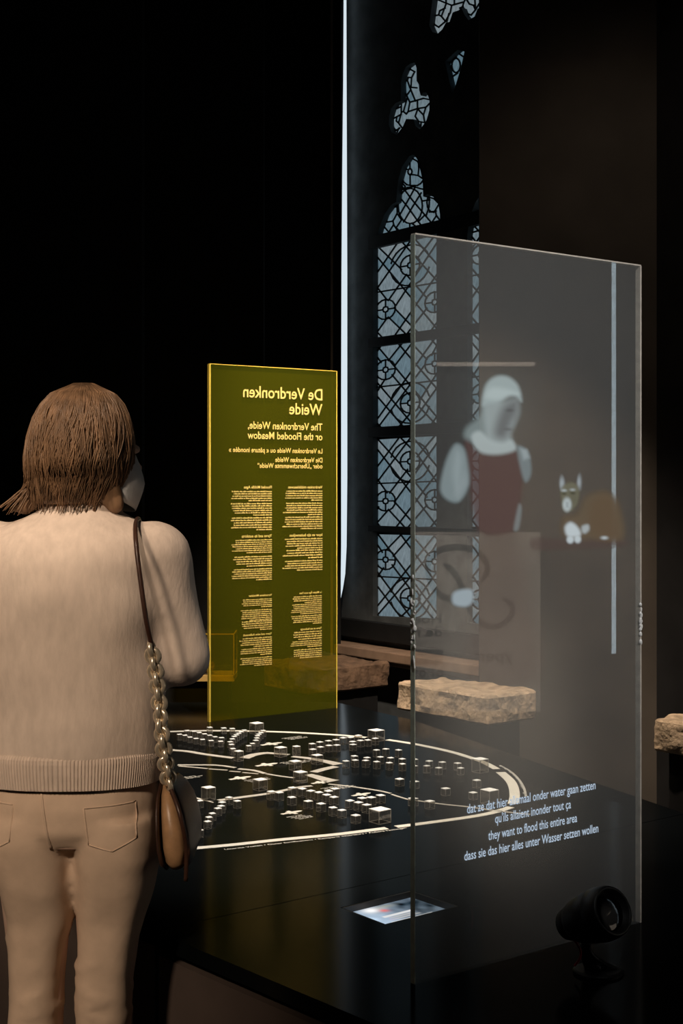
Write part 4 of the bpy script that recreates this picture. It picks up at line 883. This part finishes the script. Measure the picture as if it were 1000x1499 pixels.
# body: one continuous skin surface (head, neck, trunk, limbs, hands)
bm = bmesh.new()
hd_c = Q(124, 655, .015); face = Vector((.80, .60, -.08)).normalized(); fs = face.cross(ZZ).normalized()
bm_ball(bm, hd_c, .076, .088, .108); bm_ball(bm, hd_c+face*.028-ZZ*.045, .056, .06, .062)
bm_capsule(bm, hd_c+face*.09-ZZ*.012, hd_c+face*.098-ZZ*.028, .010, .014, 10)            # nose
for s_ in (-1, 1):
    bm_ball(bm, hd_c+fs*.078*s_-ZZ*.012, .012, .018, .03)                                  # ears
    bm_ball(bm, hd_c+face*.078+fs*.032*s_+ZZ*.004, .014, .014, .010)                       # eyes
bm_capsule(bm, hd_c+face*.072-ZZ*.058-fs*.014, hd_c+face*.072-ZZ*.058+fs*.014, .009, .009, 10)
bm_capsule(bm, Q(120, 705, .01), Q(112, 775), .052, .060)
bm_loft(bm, [ring(110, y, w, d) for y, w, d in ((765, 70, .06), (800, 110, .085), (880, 112, .10), (1000, 100, .095), (1100, 112, .10), (1190, 118, .105), (1225, 110, .10))])
for S_, E_, W_, sx in ((SH_R, EL_R, WR_R, 1), (SH_L, EL_L, WR_L, -1)):
    bm_capsule(bm, S_, E_, .046, .037); bm_capsule(bm, E_, W_, .037, .026)
    hdir = (W_-E_).normalized(); side = Vector((-sx, 0, .2)).normalized(); up = hdir.cross(side).normalized()
    pc = W_+hdir*.05; bm_ball(bm, pc, .036, .05, .02)
    for i, (off, ln) in enumerate(((-.027, .066), (-.009, .076), (.009, .072), (.026, .056))):
        k0 = pc+hdir*.035+side*off; k1 = k0+hdir*ln*.55-ZZ*.012; k2 = k1+hdir*ln*.35-ZZ*.026
        bm_capsule(bm, k0, k1, .0088, .0080, 8); bm_capsule(bm, k1, k2, .0080, .0070, 8)
    t0 = W_+hdir*.02+side*.026; t1 = t0+side*.028+hdir*.03; bm_capsule(bm, t0, t1, .011, .0095, 8); bm_capsule(bm, t1, t1+hdir*.03-ZZ*.006, .0095, .008, 8)
for x0, x1, x2, x3 in ((165, 156, 150, 148), (52, 56, 52, 50)):
    bm_capsule(bm, Q(x0, 1215), Q(x1, 1430), .075, .048); bm_capsule(bm, Q(x1, 1430), Q(x3, zy(.09)), .048, .032); bm_capsule(bm, Q(x3, zy(.05)), Q(x3, zy(.035), .08), .034, .026)
cloth('body', bm, 'skin', .0065, 3)
# trousers
bm = bmesh.new()
bm_loft(bm, [ring(103, y, w, d) for y, w, d in ((1100, 126, .105), (1130, 130, .112), (1165, 133, .120), (1200, 131, .119), (1222, 122, .100), (1236, 100, .060))])
for leg in (((173, 1185, 60, .116), (174, 1215, 62, .117), (175, 1245, 62, .110), (171, 1290, 56, .096), (165, 1340, 47.5, .074), (159, 1385, 42, .066), (155, 1420, 39.5, .062), (153, 1460, 38, .062), (151, 1520, 38.5, .064), (149, 1640, 34, .056), (148, zy(.13), 29, .046), (148, zy(.075), 30, .047)),
            ((43, 1185, 60, .116), (48, 1215, 62, .117), (53, 1245, 62, .110), (59, 1290, 55, .096), (61, 1340, 47, .076), (57, 1385, 40, .066), (54, 1420, 37.5, .062), (52, 1460, 36, .062), (51, 1520, 37, .064), (50, 1640, 33, .056), (50, zy(.13), 29, .046), (50, zy(.075), 30, .047))):
    bm_loft(bm, [ring(x, y, w, d, 0, 32, 2.7) for x, y, w, d in leg])
for cx, rws in ((153, ((1392, 41.5, .05), (1440, 39.5, -.04), (1456, 38.8, .05), (1471, 38.5, -.05), (1486, 38.6, .04))), (54, ((1378, 41, -.04), (1440, 37, .05), (1455, 36.6, -.05), (1470, 36.5, .04)))):
    for y, w, tl in rws:                      # bunched folds at the knees
        pts = [Q(cx, y)+Vector((math.cos(t)*(w*K-.004), math.sin(t)*.059, math.cos(t)*tl*.3+.006*math.sin(2*t+y))) for t in np.linspace(0, 2*math.pi, 33)[:-1]]
        bm_tube(bm, pts+[pts[0]], .0085, 8)
tr = cloth('trousers', bm, 'trousers', .007, 4, .010, .11)
def patch(name, pts, th, m='trousers'):
    bm = bmesh.new(); vs_ = [bm.verts.new(Q(x, y, -.22)) for x, y in pts]; bm.faces.new(vs_)
    bmesh.ops.triangulate(bm, faces=bm.faces[:]); 
    for _ in range(4): bmesh.ops.subdivide_edges(bm, edges=[e for e in bm.edges if e.calc_length() > .008], cuts=1)
    o = from_bm(name, bm, M[m], smooth=True); w = o.modifiers.new('wrap', 'SHRINKWRAP'); w.target = tr; w.wrap_method = 'PROJECT'; w.use_project_y = True; w.use_positive_direction = True; w.use_negative_direction = True; w.use_project_x = False; w.use_project_z = False; w.offset = 0
    s = o.modifiers.new('thick', 'SOLIDIFY'); s.thickness = th; s.offset = 0; adopt(o, person); return o
for pk in ([(140, 1162), (208, 1158), (212, 1205), (180, 1222), (146, 1214), (140, 1162)], [(-5, 1156), (40, 1158), (36, 1208), (10, 1222), (-12, 1206), (-5, 1156)]):
    for (ax_, ay_), (bx_, by_) in zip(pk, pk[1:]):
        L_ = math.hypot(bx_-ax_, by_-ay_); nx_, ny_ = -(by_-ay_)/L_*.8, (bx_-ax_)/L_*.8
        patch('pocket_seam', [(ax_+nx_, ay_+ny_), (bx_+nx_, by_+ny_), (bx_-nx_, by_-ny_), (ax_-nx_, ay_-ny_)], .0022)
patch('seat_seam', [(79, 1140), (82, 1140), (94, 1222), (90, 1222)], .003)
# sweater with ribbed hem
bm = bmesh.new()
bm_loft(bm, [ring(cx, y, w, d, dy) for cx, y, w, d, dy in ((118, 738, 46, .058, .012), (116, 752, 66, .072, .008), (112, 768, 98, .088, .004), (108, 788, 128, .104, 0), (106, 820, 136, .120, 0), (105, 870, 134, .126, 0), (105, 940, 131, .122, 0), (105, 1020, 133, .122, 0), (104, 1080, 138, .126, 0), (103, 1112, 136, .122, 0))])
for S_, E_, W_ in ((SH_R, EL_R, WR_R), (SH_L, EL_L, WR_L)):
    bm_capsule(bm, S_-ZZ*.004, E_, .064, .053); bm_capsule(bm, E_, E_.lerp(W_, .86), .053, .040)
cloth('sweater', bm, 'sweater', .009, 8, .020, .16)
n_ = 760; bm = bmesh.new(); rings = []
for y, w, d in ((1086, 134, .120), (1094, 138.5, .1285), (1100, 139, .1295), (1115, 137.5, .1285), (1130, 135.5, .126), (1137, 134.5, .125), (1137.5, 131, .121)):
    rr = []
    for i in range(n_):
        t = 2*math.pi*i/n_; kk = 1+.006*(1 if (i//2) % 2 else -1); ct, st = math.cos(t), math.sin(t); e = 2.3
        rr.append(Q(103, y)+Vector((math.copysign(abs(ct)**(2/e), ct)*w*K*kk, math.copysign(abs(st)**(2/e), st)*d*kk, 0)))
    rings.append(rr)
bm_loft(bm, rings, False); adopt(from_bm('ribbed_hem', bm, M['sweater'], smooth=False), person)
bm = bmesh.new()
rr = [ell(Q(118, y, .012), Vector((w*K, 0, 0)), Vector((0, d, 0)), 32, 2.2) for y, w, d in ((750, 60, .074), (742, 56, .070), (734, 53, .066), (730, 50, .062), (736, 46, .058))]
bm_loft(bm, rr, False); adopt(from_bm('collar', bm, M['sweater'], smooth=True), person)
# hair: volume plus loose strands
HP = [(561, 12), (566, 28), (576, 46), (592, 60), (612, 70), (640, 77), (670, 79), (695, 76), (718, 70), (738, 62)]
def hw_at(y):
    return float(np.interp(y, [p[0] for p in HP], [p[1] for p in HP]))
def hcx(y): return float(np.interp(y, [560, 620, 700, 740], [122, 120, 114, 106]))
bm = bmesh.new(); bm_loft(bm, [ell(Q(hcx(y), y, .005), Vector((w*K*.97, 0, 0)), Vector((0, w*K*1.12 if y < 690 else w*K*.98, 0)), 32, 2) for y, w in HP])
bm_capsule(bm, Q(70, 700), Q(40, 742, -.01), .035, .016); bm_capsule(bm, Q(60, 715, -.01), Q(22, 748, -.02), .020, .006); bm_capsule(bm, Q(150, 700, -.02), Q(172, 738, -.03), .035, .018)
cloth('hair', bm, 'hair', .007, 5)
bm = bmesh.new(); r = random.Random(5)
for i in range(800):
    th = r.uniform(0, 2*math.pi); a0 = math.atan2(face.y, face.x); da = (th-a0+math.pi) % (2*math.pi)-math.pi
    if abs(da) < .75: continue
    yend = r.uniform(705, 752); pts = []; tw = r.uniform(-.35, .35); rr_ = r.uniform(.985, 1.03)
    for t in np.linspace(0, 1, 14):
        y = 562+(yend-562)*t**.9; w = hw_at(min(y, 738))*K*rr_; ang = th+tw*t+.08*math.sin(t*7+i)
        fl = 1+.10*max(0, t-.8)*5*r.random()*(1 if math.cos(th) < .2 else .2)
        pts.append(Q(hcx(y), y, .005)+Vector((math.cos(ang)*w*fl, math.sin(ang)*w*(1.13 if y < 690 else 1.0), 0)))
    bm_tube(bm, pts, [.0017*(1-.6*t) for t in np.linspace(0, 1, 14)], 4)
for i in range(26):                               # wisps fanning out over the left shoulder
    x = r.uniform(25, 80); bm_tube(bm, spline([Q(60+r.uniform(-18, 20), 690, -.03+r.uniform(-.02, .03)), Q(48+(x-50)*.5, 718, -.035), Q(x-22, 748+r.uniform(-6, 6), -.035+r.uniform(-.02, .02))], 5), [.0019*(1-.7*t/10) for t in range(11)], 5)
o = from_bm('hair_strands', bm, M['hair'], smooth=True); o['kind'] = 'stuff'; adopt(o, person)
# face mask, ear loop
bm = bmesh.new(); mc = hd_c-ZZ*.056
rows = []
for v in np.linspace(-1, 1, 9):
    rowp = []
    for u in np.linspace(-1, 1, 13):
        rad = .084+.028*(1-abs(u)**1.4)*(1-.75*abs(v)**1.3); a_ = u*1.25
        rowp.append(mc+(face*math.cos(a_)+fs*math.sin(a_)*.92)*rad+ZZ*(v*.052*(1-.35*u*u)))
    rows.append([bm.verts.new(p) for p in rowp])
for a, b in zip(rows, rows[1:]):
    for i in range(12): bm.faces.new((a[i], a[i+1], b[i+1], b[i]))
o = from_bm('face_mask', bm, M['mask'], smooth=True); s = o.modifiers.new('thick', 'SOLIDIFY'); s.thickness = .002; adopt(o, person)
# shoes
for x in (148, 50):
    bm = bmesh.new(); c = Q(x, zy(0))
    bm_loft(bm, [ell(c+Vector((0, y_, z)), Vector((w, 0, 0)), Vector((0, l, 0)), 24, 2.4) for y_, z, w, l in ((.02, .001, .044, .122), (.02, .022, .046, .124), (.02, .03, .044, .120), (.018, .05, .042, .108), (.02, .075, .038, .075), (.0, .095, .036, .048))])
    adopt(from_bm('shoe', bm, M['shoe'], smooth=True), person)

# ------------------------------------------------------------ handbag on a strap and chunky chain
bag = empty('handbag', Q(264, 1250, -.02)); tag(bag, 'tan and dark brown leather handbag on a gold chain strap', 'handbag')
def bring(px, py, hw, hd, dy=-.02): return ell(Q(px, py, dy), Vector((hw*K, 0, 0)), Vector((0, hd, 0)), 24, 3)
prof = ((1136, 250, 6, .05), (1150, 254, 12, .075), (1170, 259, 17, .092), (1195, 263, 20, .10), (1220, 266, 21, .105), (1240, 267, 18, .10), (1250, 267, 11, .085))
bm = bmesh.new(); bm_loft(bm, [bring(x, y, w, d) for y, x, w, d in prof]); adopt(from_bm('gusset', bm, M['leather_tan'], smooth=True), bag)
for s_ in (-1, 1):
    bm = bmesh.new(); bm_loft(bm, [ell(Q(x+s_*(w*.94+2.0), y, -.02), Vector((3.4*K, 0, 0)), Vector((0, d*1.03, 0)), 18, 3) for y, x, w, d in prof]); adopt(from_bm('side_panel', bm, M['leather_dark'], smooth=True), bag)
bm = bmesh.new(); bm_tube(bm, spline([Q(200, 782, .07), Q(203, 760, 0), Q(207, 766, -.07), Q(214, 790, -.125), Q(222, 840, -.142), Q(231, 900, -.145), Q(237, 936, -.13)], 8), .0042, 8); adopt(from_bm('strap', bm, M['leather_dark'], smooth=True), bag)
bm = bmesh.new(); bm_tube(bm, spline([Q(256, 1132, -.09), Q(275, 1165, -.13), Q(284, 1215, -.125), Q(283, 1262, -.12)], 6), .004, 8); adopt(from_bm('tassel', bm, M['leather_dark'], smooth=True), bag)
CH = spline([Q(236, 938, -.128), Q(241, 970, -.122), Q(246, 1020, -.115), Q(251, 1080, -.11), Q(257, 1134, -.09)], 20); Ls = [0]
for a, b in zip(CH, CH[1:]): Ls.append(Ls[-1]+(b-a).length)
NL = 19
def torus_mesh():
    bm = bmesh.new(); n1, n2 = 18, 8; R_ = []
    for i in range(n1):
        t = 2*math.pi*i/n1; c = Vector((.0105*math.cos(t), 0, .0115*math.sin(t))); d = Vector((math.cos(t), 0, math.sin(t)))
        R_.append([bm.verts.new(c+d*.0050*math.cos(2*math.pi*j/n2)+Vector((0, .0050, 0))*math.sin(2*math.pi*j/n2)) for j in range(n2)])
    for i in range(n1):
        for j in range(n2): a, b = R_[i], R_[(i+1) % n1]; bm.faces.new((a[j], a[(j+1) % n2], b[(j+1) % n2], b[j]))
    me = bpy.data.meshes.new('chain_link'); bm.to_mesh(me); bm.free(); me.polygons.foreach_set('use_smooth', [True]*len(me.polygons)); me.materials.append(M['chain']); return me
tm = torus_mesh()
for i in range(NL):
    s = Ls[-1]*i/(NL-1); k_ = min(len(CH)-2, max(0, next((j for j in range(len(Ls)-1) if Ls[j+1] >= s), len(CH)-2))); d = (CH[k_+1]-CH[k_]).normalized()
    o = link('chain_link', tm, None, bag); o.matrix_parent_inverse = Matrix.Translation(bag.location).inverted(); o.location = CH[k_]
    o.rotation_euler = (d.to_track_quat('-Z', 'Y') @ Matrix.Rotation(math.radians(35 if i % 2 else -50), 3, 'Z').to_quaternion()).to_euler()
